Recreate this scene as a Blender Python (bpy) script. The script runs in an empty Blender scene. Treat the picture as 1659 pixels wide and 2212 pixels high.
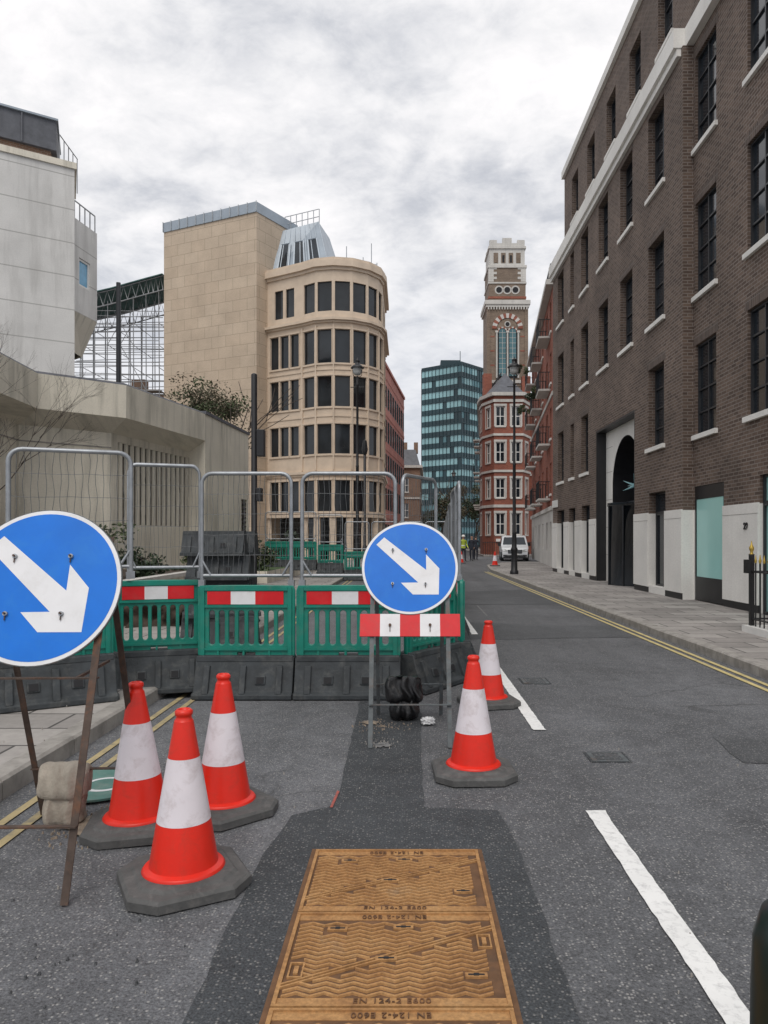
import bpy, bmesh, math, random
from mathutils import Vector, Matrix, noise
random.seed(7)
scene = bpy.context.scene
R = math.radians
V = Vector

# ------------------------------------------------------------------ helpers
def link(o):
    scene.collection.objects.link(o); return o

def empty(name, loc=(0,0,0), rz=0.0, scale=(1,1,1)):
    o = bpy.data.objects.new(name, None)
    o.location = loc; o.rotation_euler = (0,0,rz); o.scale = scale
    o.empty_display_size = 0.2
    return link(o)

class MB:
    def __init__(s):
        s.v=[]; s.f=[]; s.m=[]; s.mats=[]; s.sm=[]
    def mi(s, mat):
        if mat not in s.mats: s.mats.append(mat)
        return s.mats.index(mat)
    def face(s, pts, mat, smooth=False):
        n=len(s.v); s.v += [tuple(p) for p in pts]
        s.f.append(tuple(range(n,n+len(pts)))); s.m.append(s.mi(mat)); s.sm.append(smooth)
    def idx(s, vs, fs, mat, smooth=False):
        n=len(s.v); s.v += [tuple(p) for p in vs]; k=s.mi(mat)
        for f in fs:
            s.f.append(tuple(i+n for i in f)); s.m.append(k); s.sm.append(smooth)
    def box(s, x0,x1,y0,y1,z0,z1, mat):
        vs=[(x0,y0,z0),(x1,y0,z0),(x1,y1,z0),(x0,y1,z0),(x0,y0,z1),(x1,y0,z1),(x1,y1,z1),(x0,y1,z1)]
        s.idx(vs,[(0,3,2,1),(4,5,6,7),(0,1,5,4),(1,2,6,5),(2,3,7,6),(3,0,4,7)],mat)
    def hexa(s, b, t, mat):
        s.idx(list(b)+list(t),[(0,3,2,1),(4,5,6,7),(0,1,5,4),(1,2,6,5),(2,3,7,6),(3,0,4,7)],mat)
    def bar(s, p0, p1, w, d, mat, side=(1,0,0)):
        p0=V(p0); p1=V(p1); t=(p1-p0).normalized(); a=V(side); a=(a-t*a.dot(t)).normalized(); b=t.cross(a)
        a=a*w/2; b=b*d/2
        s.hexa([p0-a-b,p0+a-b,p0+a+b,p0-a+b],[p1-a-b,p1+a-b,p1+a+b,p1-a+b],mat)
    def prism(s, poly, z0, z1, mat, matside=None):
        n=len(poly)
        vs=[(p[0],p[1],z0) for p in poly]+[(p[0],p[1],z1) for p in poly]
        s.idx(vs,[tuple(range(n-1,-1,-1)),tuple(range(n,2*n))],mat)
        s.idx(vs,[(i,(i+1)%n,n+(i+1)%n,n+i) for i in range(n)],matside or mat)
    def tube(s, pts, r, mat, n=6, cap=True, smooth=True):
        pts=[V(p) for p in pts]; m=len(pts)
        rr = r if isinstance(r,(list,tuple)) else [r]*m
        vs=[]; prev=None
        for i,p in enumerate(pts):
            t=(pts[min(i+1,m-1)]-pts[max(i-1,0)]).normalized()
            if prev is None:
                a=V((0,0,1)) if abs(t.z)<.9 else V((1,0,0))
                a=(a-t*a.dot(t)).normalized()
            else:
                a=(prev-t*prev.dot(t)).normalized()
            prev=a; b=t.cross(a)
            for k in range(n):
                an=2*math.pi*k/n
                vs.append(p+(a*math.cos(an)+b*math.sin(an))*rr[i])
        fs=[]
        for i in range(m-1):
            for k in range(n):
                fs.append((i*n+k,i*n+(k+1)%n,(i+1)*n+(k+1)%n,(i+1)*n+k))
        s.idx(vs,fs,mat,smooth)
        if cap:
            s.face(vs[:n][::-1],mat); s.face(vs[-n:],mat)
    def lathe(s, cx, cy, prof, mat, n=20, smooth=True, rot=0.0, z=0.0, cap=True):
        vs=[]
        for (r,h) in prof:
            for k in range(n):
                an=2*math.pi*k/n+rot
                vs.append((cx+r*math.cos(an),cy+r*math.sin(an),z+h))
        fs=[]
        for i in range(len(prof)-1):
            for k in range(n):
                fs.append((i*n+k,i*n+(k+1)%n,(i+1)*n+(k+1)%n,(i+1)*n+k))
        s.idx(vs,fs,mat,smooth)
        if cap:
            s.face(vs[:n][::-1],mat); s.face(vs[-n:],mat)
    def sweep(s, pts, w0,w1,z0,z1, mat):
        pts=[V((p[0],p[1])) for p in pts]; m=len(pts); N=[]
        for i in range(m):
            ns=[]
            if i>0: d=(pts[i]-pts[i-1]).normalized(); ns.append(V((d.y,-d.x)))
            if i<m-1: d=(pts[i+1]-pts[i]).normalized(); ns.append(V((d.y,-d.x)))
            a=sum(ns,V((0,0))).normalized(); k=1/max(.4,a.dot(ns[0])); N.append(a*k)
        for i in range(m-1):
            A,B=pts[i],pts[i+1]; a0=A+N[i]*w0; a1=A+N[i]*w1; b0=B+N[i+1]*w0; b1=B+N[i+1]*w1
            s.hexa([(a1.x,a1.y,z0),(b1.x,b1.y,z0),(b0.x,b0.y,z0),(a0.x,a0.y,z0)],
                   [(a1.x,a1.y,z1),(b1.x,b1.y,z1),(b0.x,b0.y,z1),(a0.x,a0.y,z1)],mat)
    def mesh(s, name):
        me=bpy.data.meshes.new(name)
        me.from_pydata(s.v,[],s.f)
        for m in s.mats: me.materials.append(m)
        me.polygons.foreach_set('material_index',s.m)
        me.polygons.foreach_set('use_smooth',s.sm)
        uv=me.uv_layers.new(name='UVMap')
        me.update()
        data=[0.0]*(2*len(me.loops))
        for p in me.polygons:
            n=p.normal
            if abs(n.z)>.8:
                for li in p.loop_indices:
                    c=me.vertices[me.loops[li].vertex_index].co
                    data[2*li]=c.x; data[2*li+1]=c.y
            else:
                h=math.hypot(n.x,n.y) or 1; tx,ty=-n.y/h,n.x/h
                for li in p.loop_indices:
                    c=me.vertices[me.loops[li].vertex_index].co
                    data[2*li]=c.x*tx+c.y*ty; data[2*li+1]=c.z
        uv.data.foreach_set('uv',data)
        return me
    def build(s, name, parent=None, base=None, bevel=0, autos=False):
        if not s.f: return None
        o=bpy.data.objects.new(name,s.mesh(name)); link(o)
        if parent:
            o.parent=parent
            if base is not None: o.matrix_parent_inverse=Matrix.Translation(-V(base))
        if bevel:
            b=o.modifiers.new('bev','BEVEL'); b.width=bevel; b.segments=2; b.limit_method='ANGLE'; b.angle_limit=R(40)
        return o

# ------------------------------------------------------------------ materials
def new_mat(name):
    m=bpy.data.materials.new(name); m.use_nodes=True
    nt=m.node_tree; return m,nt,nt.nodes['Principled BSDF']
def N(nt,t,**kw):
    n=nt.nodes.new(t)
    for k,v in kw.items(): setattr(n,k,v)
    return n
def noise_node(nt,vec,scale,detail=4,rough=.55,dist=0):
    n=N(nt,'ShaderNodeTexNoise'); n.inputs['Scale'].default_value=scale; n.inputs['Detail'].default_value=detail
    n.inputs['Roughness'].default_value=rough; n.inputs['Distortion'].default_value=dist
    nt.links.new(vec,n.inputs['Vector']); return n.outputs['Fac']
def ramp(nt,fac,stops):
    n=N(nt,'ShaderNodeValToRGB'); e=n.color_ramp.elements
    while len(e)<len(stops): e.new(.5)
    for i,(p,c) in enumerate(stops):
        e[i].position=p
        if not isinstance(c,(tuple,list)): c=(c,c,c)
        e[i].color=(c[0],c[1],c[2],1)
    nt.links.new(fac,n.inputs['Fac']); return n.outputs['Color']
def mix(nt,fac,a,b,mode='MIX'):
    n=N(nt,'ShaderNodeMix',data_type='RGBA',blend_type=mode)
    def setv(i,val):
        if hasattr(val,'links'): nt.links.new(val,n.inputs[i])
        elif isinstance(val,(tuple,list)): n.inputs[i].default_value=(val[0],val[1],val[2],1)
        else: n.inputs[i].default_value=val
    setv(0,fac); setv(6,a); setv(7,b)
    return n.outputs[2]
def bump(nt,b,h,strength=.3,dist=.01):
    n=N(nt,'ShaderNodeBump'); n.inputs['Strength'].default_value=strength; n.inputs['Distance'].default_value=dist
    nt.links.new(h,n.inputs['Height']); nt.links.new(n.outputs['Normal'],b.inputs['Normal'])
def objco(nt,scale=(1,1,1)):
    t=N(nt,'ShaderNodeTexCoord'); m=N(nt,'ShaderNodeMapping'); m.inputs['Scale'].default_value=scale
    nt.links.new(t.outputs['Object'],m.inputs['Vector']); return m.outputs['Vector']
def uvco(nt):
    return N(nt,'ShaderNodeTexCoord').outputs['UV']
def c3(c,k): return (c[0]*k,c[1]*k,c[2]*k)

def basic(name,col,rough=.6,metal=0,var=.15,scale=4,bmp=0,spec=.5,stretch=(1,1,1),dirt=None,dirt_amt=.5,dirt_scale=6):
    m,nt,b=new_mat(name)
    vec=objco(nt,stretch)
    oi=N(nt,'ShaderNodeObjectInfo'); ad=N(nt,'ShaderNodeVectorMath',operation='MULTIPLY_ADD')
    nt.links.new(oi.outputs['Location'],ad.inputs[0]); ad.inputs[1].default_value=(3.7,3.1,0); nt.links.new(vec,ad.inputs[2]); vec=ad.outputs[0]
    f=noise_node(nt,vec,scale,6,.6)
    c=mix(nt,ramp(nt,f,[(.3,0),(.7,1)]),c3(col,1-var),c3(col,1+var))
    if dirt:
        f2=noise_node(nt,vec,dirt_scale,8,.7,.5)
        c=mix(nt,ramp(nt,f2,[(.5,0),(.75,dirt_amt)]),c,dirt)
    nt.links.new(c,b.inputs['Base Color'])
    b.inputs['Roughness'].default_value=rough; b.inputs['Metallic'].default_value=metal
    b.inputs['Specular IOR Level'].default_value=spec
    if bmp: bump(nt,b,noise_node(nt,vec,scale*6,6,.6),bmp,.01)
    return m

def bricks(name,c1,c2,mortar,bw=.225,rh=.075,ms=.01,rough=.85,big=.25,bmp=.5,smooth=.1,offset=.5):
    m,nt,b=new_mat(name); uv=uvco(nt)
    t=N(nt,'ShaderNodeTexBrick'); t.offset=offset
    for k,v in (('Scale',1),('Mortar Size',ms),('Mortar Smooth',smooth),('Brick Width',bw),('Row Height',rh),('Bias',0)):
        t.inputs[k].default_value=v
    t.inputs['Color1'].default_value=(*c1,1); t.inputs['Color2'].default_value=(*c2,1); t.inputs['Mortar'].default_value=(*mortar,1)
    nt.links.new(uv,t.inputs['Vector'])
    f=noise_node(nt,uv,.6,6,.6); f2=noise_node(nt,uv,14,4,.6)
    c=mix(nt,1.0,t.outputs['Color'],ramp(nt,f,[(.3,1-big),(.7,1+big*.6)]),'MULTIPLY')
    c=mix(nt,1.0,c,ramp(nt,f2,[(.3,.82),(.7,1.0)]),'MULTIPLY')
    nt.links.new(c,b.inputs['Base Color']); b.inputs['Roughness'].default_value=rough
    if bmp:
        inv=N(nt,'ShaderNodeMath',operation='SUBTRACT'); inv.inputs[0].default_value=1; nt.links.new(t.outputs['Fac'],inv.inputs[1])
        bump(nt,b,inv.outputs[0],bmp,.006)
    return m

def glass_mat(name,col=(.012,.015,.018),rough=.06,spec=.5,var=.5,scale=.5):
    m,nt,b=new_mat(name); vec=objco(nt)
    f=noise_node(nt,vec,scale,3)
    c=mix(nt,ramp(nt,f,[(.35,0),(.65,1)]),c3(col,1-var),c3(col,1+var))
    nt.links.new(c,b.inputs['Base Color']); b.inputs['Roughness'].default_value=rough
    b.inputs['Specular IOR Level'].default_value=spec
    bump(nt,b,noise_node(nt,vec,.8,2),.05,.05)
    return m

def asphalt_mat(name,col,speck=.22,seed=0,crack=True,amt=.9,wear=0):
    m,nt,b=new_mat(name); vec=objco(nt)
    mp=N(nt,'ShaderNodeMapping'); mp.inputs['Location'].default_value=(seed,seed*1.7,0); nt.links.new(vec,mp.inputs['Vector']); vec=mp.outputs['Vector']
    big=noise_node(nt,vec,.45,7,.62,.6); mid=noise_node(nt,vec,5,7,.72); fine=noise_node(nt,vec,110,3,.8)
    c=mix(nt,ramp(nt,big,[(.32,0),(.7,1)]),c3(col,.76),c3(col,1.24))
    if wear:
        mw=N(nt,'ShaderNodeMapping'); mw.inputs['Scale'].default_value=(1.1,.05,1); nt.links.new(vec,mw.inputs['Vector'])
        wn=noise_node(nt,mw.outputs['Vector'],1.0,5,.6,.4)
        c=mix(nt,1.0,c,ramp(nt,wn,[(.35,.82),(.65,1.14)]),'MULTIPLY')
    c=mix(nt,1.0,c,ramp(nt,mid,[(.3,.76),(.7,1.2)]),'MULTIPLY')
    c=mix(nt,1.0,c,ramp(nt,fine,[(.3,.40),(.7,1.6)]),'MULTIPLY')
    vo=N(nt,'ShaderNodeTexVoronoi'); vo.inputs['Scale'].default_value=80; nt.links.new(vec,vo.inputs['Vector'])
    sel=N(nt,'ShaderNodeSeparateColor'); nt.links.new(vo.outputs['Color'],sel.inputs[0])
    a=ramp(nt,vo.outputs['Distance'],[(.26,amt),(.5,0)]); s=ramp(nt,sel.outputs[0],[(.62,0),(.9,1)])
    k=mix(nt,1.0,a,s,'MULTIPLY')
    c=mix(nt,k,c,(speck,speck*.98,speck*.95))
    vo3=N(nt,'ShaderNodeTexVoronoi'); vo3.inputs['Scale'].default_value=7; nt.links.new(vec,vo3.inputs['Vector'])
    sel3=N(nt,'ShaderNodeSeparateColor'); nt.links.new(vo3.outputs['Color'],sel3.inputs[0])
    k3=mix(nt,1.0,ramp(nt,vo3.outputs['Distance'],[(.05,1),(.08,0)]),ramp(nt,sel3.outputs[1],[(.86,0),(.88,1)]),'MULTIPLY')
    c=mix(nt,k3,c,(.3,.295,.28))
    if crack:
        dn=N(nt,'ShaderNodeTexNoise'); dn.inputs['Scale'].default_value=1.2; dn.inputs['Detail'].default_value=6; nt.links.new(vec,dn.inputs['Vector'])
        va=N(nt,'ShaderNodeVectorMath',operation='MULTIPLY_ADD'); nt.links.new(dn.outputs['Color'],va.inputs[0]); va.inputs[1].default_value=(1.2,1.2,0); nt.links.new(vec,va.inputs[2])
        vc=N(nt,'ShaderNodeTexVoronoi',feature='DISTANCE_TO_EDGE'); vc.inputs['Scale'].default_value=.35; nt.links.new(va.outputs[0],vc.inputs['Vector'])
        kk=mix(nt,1.0,ramp(nt,vc.outputs['Distance'],[(.0,1),(.005,0)]),ramp(nt,big,[(.5,0),(.6,.6)]),'MULTIPLY')
        c=mix(nt,kk,c,(.035,.035,.035))
    nt.links.new(c,b.inputs['Base Color'])
    nt.links.new(ramp(nt,mid,[(.3,.75),(.7,.92)]),b.inputs['Roughness'])
    b.inputs['Specular IOR Level'].default_value=.35
    h=mix(nt,.5,ramp(nt,vo.outputs['Distance'],[(.1,1),(.6,0)]),fine)
    bump(nt,b,h,.8,.007)
    return m

def concrete_mat(name,col,joint=0,streak=.45,dark=(.16,.15,.13)):
    m,nt,b=new_mat(name); uv=uvco(nt)
    mp=N(nt,'ShaderNodeMapping'); mp.inputs['Scale'].default_value=(1.6,.16,1); nt.links.new(uv,mp.inputs['Vector'])
    st=noise_node(nt,mp.outputs[0],1.6,8,.65,.3); bg=noise_node(nt,uv,.5,6,.6); fn=noise_node(nt,uv,25,4,.6)
    c=mix(nt,ramp(nt,bg,[(.3,0),(.7,1)]),c3(col,.86),c3(col,1.08))
    c=mix(nt,ramp(nt,st,[(.48,0),(.78,streak)]),c,dark)
    c=mix(nt,1.0,c,ramp(nt,fn,[(.3,.92),(.7,1.04)]),'MULTIPLY')
    if joint:
        sp=N(nt,'ShaderNodeSeparateXYZ'); nt.links.new(uv,sp.inputs[0])
        mo=N(nt,'ShaderNodeMath',operation='PINGPONG'); nt.links.new(sp.outputs[1],mo.inputs[0]); mo.inputs[1].default_value=joint/2
        k=ramp(nt,mo.outputs[0],[(.0,.75),(.03,0)])
        c=mix(nt,k,c,c3(dark,.8))
    nt.links.new(c,b.inputs['Base Color']); b.inputs['Roughness'].default_value=.85
    bump(nt,b,fn,.25,.01)
    return m

M={}
M['road']=asphalt_mat('asphalt_road',(.120,.123,.130),.34,wear=1)
M['patch']=asphalt_mat('asphalt_patch',(.056,.061,.066),.22,5,False)
M['patch2']=asphalt_mat('asphalt_patch_old',(.088,.091,.096),.26,9,False)
M['ground']=asphalt_mat('ground_asphalt',(.13,.128,.125),.25,13)
M['paint']=basic('road_paint',(.80,.80,.78),.7,var=.06,scale=3,dirt=(.34,.34,.34),dirt_amt=.7,dirt_scale=26,bmp=.2)
M['yellow']=basic('yellow_paint',(.42,.34,.18),.75,var=.15,scale=5,dirt=(.15,.148,.14),dirt_amt=1,dirt_scale=7)
M['yellow2']=basic('yellow_paint_fresh',(.56,.46,.21),.75,var=.15,scale=5,dirt=(.2,.19,.16),dirt_amt=.8,dirt_scale=9)
M['slab']=bricks('paving_slabs',(.27,.25,.235),(.40,.375,.35),(.09,.085,.08),.75,.45,.012,.85,.3,.4)
M['kerb']=basic('kerb_granite',(.32,.30,.275),.8,var=.25,scale=6,bmp=.3,dirt=(.12,.115,.1),dirt_amt=.6,dirt_scale=5)
M['brick']=bricks('dark_brick',(.092,.060,.046),(.185,.128,.098),(.25,.21,.18),.225,.075,.010,.85,.3,.6)
M['brick_head']=bricks('dark_brick_header',(.08,.056,.045),(.15,.108,.086),(.2,.17,.15),.075,.225,.010,.85,.2,.5,offset=0)
M['red_brick']=bricks('red_brick',(.25,.055,.03),(.36,.095,.05),(.3,.2,.16),.225,.075,.008,.85,.2,.3)
M['pink_brick']=bricks('pink_terracotta',(.50,.19,.155),(.58,.26,.21),(.35,.2,.17),.45,.3,.008,.8,.2,.2)
M['tower_brick']=bricks('tower_brick',(.18,.125,.09),(.27,.195,.14),(.3,.25,.2),.225,.075,.01,.85,.25,.3)
M['brown_brick']=bricks('brown_brick',(.22,.115,.07),(.29,.16,.1),(.3,.25,.2),.225,.075,.01,.85,.25,.3)
M['stone']=concrete_mat('portland_stone',(.84,.82,.775),0,.15,(.45,.42,.38))
M['stone_far']=concrete_mat('weathered_stone',(.60,.58,.54),0,.4,(.24,.23,.22))
M['beige']=bricks('beige_cladding',(.565,.45,.335),(.605,.49,.37),(.36,.29,.21),1.25,.8,.015,.75,.14,.2)
M['beige_trim']=basic('beige_stone_trim',(.62,.505,.39),.75,var=.1,scale=1.5)
M['concrete']=concrete_mat('brutalist_concrete',(.70,.69,.665),1.35,.45,(.26,.25,.23))
M['concrete_low']=concrete_mat('stained_concrete',(.77,.72,.61),0,.75,(.22,.21,.17))
M['rough_conc']=basic('rough_concrete',(.5,.48,.43),.9,var=.3,scale=1.2,bmp=.6,dirt=(.2,.19,.17),dirt_amt=.6,dirt_scale=2)
M['blackmetal']=basic('black_metal',(.015,.015,.017),.45,0,var=.2,spec=.5)
M['frame']=basic('dark_window_frame',(.03,.032,.036),.4,0,var=.1)
M['glass']=glass_mat('window_glass',(.016,.021,.027),.07,.6)
M['glass_b']=glass_mat('window_glass_bronze',(.018,.022,.026),.06,.5)
M['glass_teal_lit']=glass_mat('teal_lit_shop_glass',(.36,.66,.62),.2,.5,.08)  # glow of the lit panes is put into the base colour, no emission
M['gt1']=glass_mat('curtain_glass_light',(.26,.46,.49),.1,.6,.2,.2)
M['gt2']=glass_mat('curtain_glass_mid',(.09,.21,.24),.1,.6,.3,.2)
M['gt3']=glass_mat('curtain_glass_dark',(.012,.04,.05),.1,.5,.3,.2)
M['mullion']=basic('mullion_metal',(.02,.045,.055),.4,.2)
M['white']=basic('white_painted',(.76,.75,.72),.5,var=.06)
M['slate']=basic('slate_roof',(.10,.105,.12),.6,var=.25,scale=3)
M['bluegrey']=basic('blue_grey_metal',(.32,.37,.42),.4,.1,var=.12,scale=1)
M['galv']=basic('galvanised_steel',(.34,.36,.38),.42,.6,var=.2,scale=9)
M['scaf']=basic('scaffold_tube',(.30,.31,.32),.5,.2,var=.2,scale=2)
M['wire']=basic('galvanised_wire',(.17,.175,.18),.5,.4,var=.2,scale=9)
M['rust']=basic('rusty_steel',(.085,.06,.048),.7,.3,var=.35,scale=14,dirt=(.22,.09,.04),dirt_amt=.8,dirt_scale=10)
M['greysteel']=basic('painted_grey_steel',(.12,.135,.14),.6,.3,var=.3,scale=14,dirt=(.18,.09,.05),dirt_amt=.7,dirt_scale=10)
M['green']=basic('green_plastic',(.006,.205,.15),.42,var=.2,scale=4,dirt=(.12,.20,.16),dirt_amt=.45,dirt_scale=9,bmp=.06)
M['rubber']=basic('black_rubber',(.036,.042,.046),.72,var=.35,scale=7,dirt=(.14,.14,.13),dirt_amt=.55,dirt_scale=8,bmp=.25)
M['conebase']=basic('cone_base_rubber',(.085,.085,.083),.8,var=.25,scale=10,dirt=(.19,.18,.17),dirt_amt=.6,dirt_scale=14,bmp=.3)
M['cone']=basic('cone_red',(.76,.022,.008),.38,var=.1,scale=5,dirt=(.42,.05,.025),dirt_amt=.5,dirt_scale=12)
M['sleeve']=basic('cone_reflective_white',(.76,.71,.745),.5,var=.06,scale=5,dirt=(.42,.34,.33),dirt_amt=.7,dirt_scale=9,bmp=.06)
M['signred']=basic('sign_red',(.66,.010,.016),.4,var=.12,scale=6,dirt=(.45,.08,.07),dirt_amt=.45)
M['signwhite']=basic('sign_white',(.78,.78,.79),.4,var=.05,scale=6,dirt=(.55,.53,.50),dirt_amt=.4,dirt_scale=8)
M['signblue']=basic('sign_blue',(.004,.165,.66),.4,var=.1,scale=3,spec=.35,dirt=(.03,.23,.62),dirt_amt=.45,dirt_scale=7)
M['bag']=basic('black_plastic_bag',(.010,.010,.011),.28,var=.3,scale=8,bmp=.5)
M['hessian']=basic('hessian_sack',(.44,.39,.32),.95,var=.2,scale=14,bmp=.7,dirt=(.22,.17,.13),dirt_amt=.7)
M['tealdisc']=basic('faded_green_sign',(.09,.21,.18),.6,var=.2,scale=8,dirt=(.3,.3,.27),dirt_amt=.6,dirt_scale=9)
M['sand']=basic('sand_spill',(.30,.24,.18),.95,var=.4,scale=20,bmp=.6,dirt=(.13,.13,.13),dirt_amt=.9,dirt_scale=14)
M['stain']=basic('cement_stain',(.2,.2,.2),.9,var=.3,scale=20,dirt=(.09,.092,.095),dirt_amt=1,dirt_scale=8)
M['spray']=basic('red_spray_paint',(.35,.09,.07),.9,var=.3,scale=30,dirt=(.1,.1,.1),dirt_amt=1,dirt_scale=20)
M['soil']=basic('soil',(.055,.04,.03),.95,var=.4,scale=5,bmp=.8)
M['grass']=basic('grass',(.06,.1,.035),.9,var=.4,scale=9,bmp=.8)
M['leafA']=basic('leaf_dark',(.03,.05,.022),.6,var=.3,scale=2)
M['leafB']=basic('leaf_light',(.08,.105,.045),.6,var=.3,scale=2)
M['leafC']=basic('leaf_bronze',(.10,.085,.05),.6,var=.3,scale=2)
M['bark']=basic('bark',(.07,.055,.045),.9,var=.3,scale=9)
M['plank']=basic('scaffold_board',(.22,.19,.16),.9,var=.3,scale=2)
M['gold']=basic('gold_paint',(.55,.38,.08),.35,.6,var=.1)
M['netting']=basic('scaffold_netting',(.07,.14,.135),.9,var=.4,scale=1.5)
M['litter']=basic('white_litter',(.8,.8,.8),.7)
M['vanwhite']=basic('van_paint',(.80,.82,.84),.25,.0,var=.03)
M['skin']=basic('skin',(.45,.27,.19),.6)
M['hair']=basic('hair',(.03,.02,.015),.7)
M['hivis']=basic('hi_vis_yellow',(.42,.52,.06),.7)
M['darkcloth']=basic('dark_cloth',(.025,.028,.04),.85)
M['shoe']=basic('shoe',(.02,.018,.015),.6)
M['lamp_glass']=basic('lantern_glass',(.45,.46,.45),.2)
M['dkgreen']=basic('dark_green_gloss_paint',(.006,.018,.014),.3,var=.2)
M['bluewin']=basic('blue_window_film',(.16,.4,.6),.2)
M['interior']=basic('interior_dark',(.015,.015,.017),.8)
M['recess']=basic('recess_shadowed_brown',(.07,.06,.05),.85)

def cover_mat():
    m,nt,b=new_mat('rusty_cast_iron'); vec=objco(nt)
    a=noise_node(nt,vec,5,8,.65,.4); f=noise_node(nt,vec,60,5,.7)
    c=ramp(nt,a,[(.28,(.27,.135,.055)),(.45,(.43,.225,.085)),(.6,(.51,.285,.115)),(.75,(.40,.26,.145))])
    c=mix(nt,1.0,c,ramp(nt,f,[(.3,.62),(.7,1.15)]),'MULTIPLY')
    nt.links.new(c,b.inputs['Base Color']); b.inputs['Roughness'].default_value=.75; b.inputs['Metallic'].default_value=.1
    bump(nt,b,f,.4,.003); return m
M['cover']=cover_mat()
M['cover_low']=basic('rusty_iron_recess',(.15,.076,.036),.85,var=.35,scale=9,dirt=(.06,.045,.033),dirt_amt=.7,dirt_scale=12)

# ------------------------------------------------------------------ generic wall
def wall(W, G, A, B, z0, z1, ops, mat, depth=.2, glass=None, frame=None, fr=.05, nx=1, ny=1, sill=None, reveal=None, T=None):
    A=V((A[0],A[1])); B=V((B[0],B[1])); L=(B-A).length; d=(B-A)/L; n=V((d.y,-d.x))
    def P(u,w,z): q=A+d*u+n*w; return (q.x,q.y,z)
    def lb(mb,u0,u1,w0,w1,a,b,m):
        mb.hexa([P(u0,w1,a),P(u1,w1,a),P(u1,w0,a),P(u0,w0,a)],[P(u0,w1,b),P(u1,w1,b),P(u1,w0,b),P(u0,w0,b)],m)
    ops=[o for o in ops if o[1]>0 and o[0]<L and o[3]>z0 and o[2]<z1]
    us=sorted(set([0,L]+[min(max(o[0],0),L) for o in ops]+[min(max(o[1],0),L) for o in ops]))
    vs=sorted(set([z0,z1]+[min(max(o[2],z0),z1) for o in ops]+[min(max(o[3],z0),z1) for o in ops]))
    for i in range(len(us)-1):
        for j in range(len(vs)-1):
            cu=(us[i]+us[i+1])/2; cv=(vs[j]+vs[j+1])/2
            if any(o[0]<cu<o[1] and o[2]<cv<o[3] for o in ops): continue
            W.face([P(us[i],0,vs[j]),P(us[i+1],0,vs[j]),P(us[i+1],0,vs[j+1]),P(us[i],0,vs[j+1])],mat)
    rm=reveal or mat
    for o in ops:
        u0,u1=max(o[0],0),min(o[1],L); v0,v1=max(o[2],z0),min(o[3],z1)
        D=-depth
        W.face([P(u0,0,v0),P(u0,D,v0),P(u0,D,v1),P(u0,0,v1)][::-1],rm)
        W.face([P(u1,0,v0),P(u1,D,v0),P(u1,D,v1),P(u1,0,v1)],rm)
        if o[3]<=z1: W.face([P(u0,0,v1),P(u1,0,v1),P(u1,D,v1),P(u0,D,v1)],rm)
        if o[2]>=z0: W.face([P(u0,0,v0),P(u1,0,v0),P(u1,D,v0),P(u0,D,v0)][::-1],rm)
        if glass:
            g=o[6] if len(o)>6 else glass
            G.face([P(u0,D+.01,v0),P(u1,D+.01,v0),P(u1,D+.01,v1),P(u0,D+.01,v1)],g)
        if frame:
            e=.003; wn,w1=D+.004,D+.06
            kx=o[4] if len(o)>4 and o[4] else nx; ky=o[5] if len(o)>5 and o[5] else ny
            lb(G,u0+e,u0+fr,wn,w1,v0+e,v1-e,frame); lb(G,u1-fr,u1-e,wn,w1,v0+e,v1-e,frame)
            lb(G,u0+fr,u1-fr,wn,w1-.004,v1-fr,v1-e,frame); lb(G,u0+fr,u1-fr,wn,w1-.004,v0+e,v0+fr,frame)
            for k in range(1,kx):
                uc=u0+(u1-u0)*k/kx; lb(G,uc-fr*.4,uc+fr*.4,wn,w1-.008,v0+fr,v1-fr,frame)
            for k in range(1,ky):
                vc=v0+(v1-v0)*k/ky; lb(G,u0+fr,u1-fr,wn,w1-.012,vc-fr*.4,vc+fr*.4,frame)
        if sill and o[2]>=z0 and not (len(o)>7 and o[7]):
            lb(T or G,u0-.08,u1+.08,-depth+.07,.07,v0-.1,v0+.004,sill)
    return P,lb

# ------------------------------------------------------------------ ground, road
def sheet(name,poly,z,mat):
    mb=MB(); mb.face([(p[0],p[1],z) for p in poly],mat); return mb.build(name)
sheet('ground',[(-400,-60),(400,-60),(400,700),(-400,700)],0,M['ground'])
sheet('road',[(-2.32,-8),(3.85,-8),(3.85,34),(4.3,40),(6,46),(30,48),(30,60),(9,63),(9.5,130),(2.6,130),(1.6,85),(-1,60),(-2.32,50)],.004,M['road'])
def rough_poly(pts,step=.12,amp=.008,seed=1):
    random.seed(seed); out=[]
    for i in range(len(pts)):
        a=V(pts[i]); b=V(pts[(i+1)%len(pts)]); L=(b-a).length; n=max(1,int(L/step)); d=(b-a)/L; nn=V((-d.y,d.x))
        for k in range(n):
            out.append(tuple(a+d*(L*k/n)+nn*random.uniform(-amp,amp)))
    return out
sheet('asphalt_patch',rough_poly([(-.68,-1),(.53,-1),(.54,3.6),(.50,4.08),(.09,4.12),(.10,5.4),(.12,6.3),(.05,7.4),(-.45,7.4),(-.42,5.6),(-.40,4.15),(-.62,4.0),(-.69,3.5)]),.008,M['patch'])
sheet('asphalt_patch',rough_poly([(.9,11.0),(3.6,11.3),(3.6,12.7),(2.2,12.9),(.9,13.4)],.3,.03,2),.008,M['patch2'])
sheet('asphalt_patch',rough_poly([(2.25,4.95),(3.85,4.7),(3.85,5.5),(2.3,5.6)],.2,.02,3),.008,M['patch2'])
sheet('asphalt_patch',rough_poly([(1.3,17),(3.5,17),(3.5,22),(1.4,21)],.4,.04,4),.008,M['patch2'])

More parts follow.
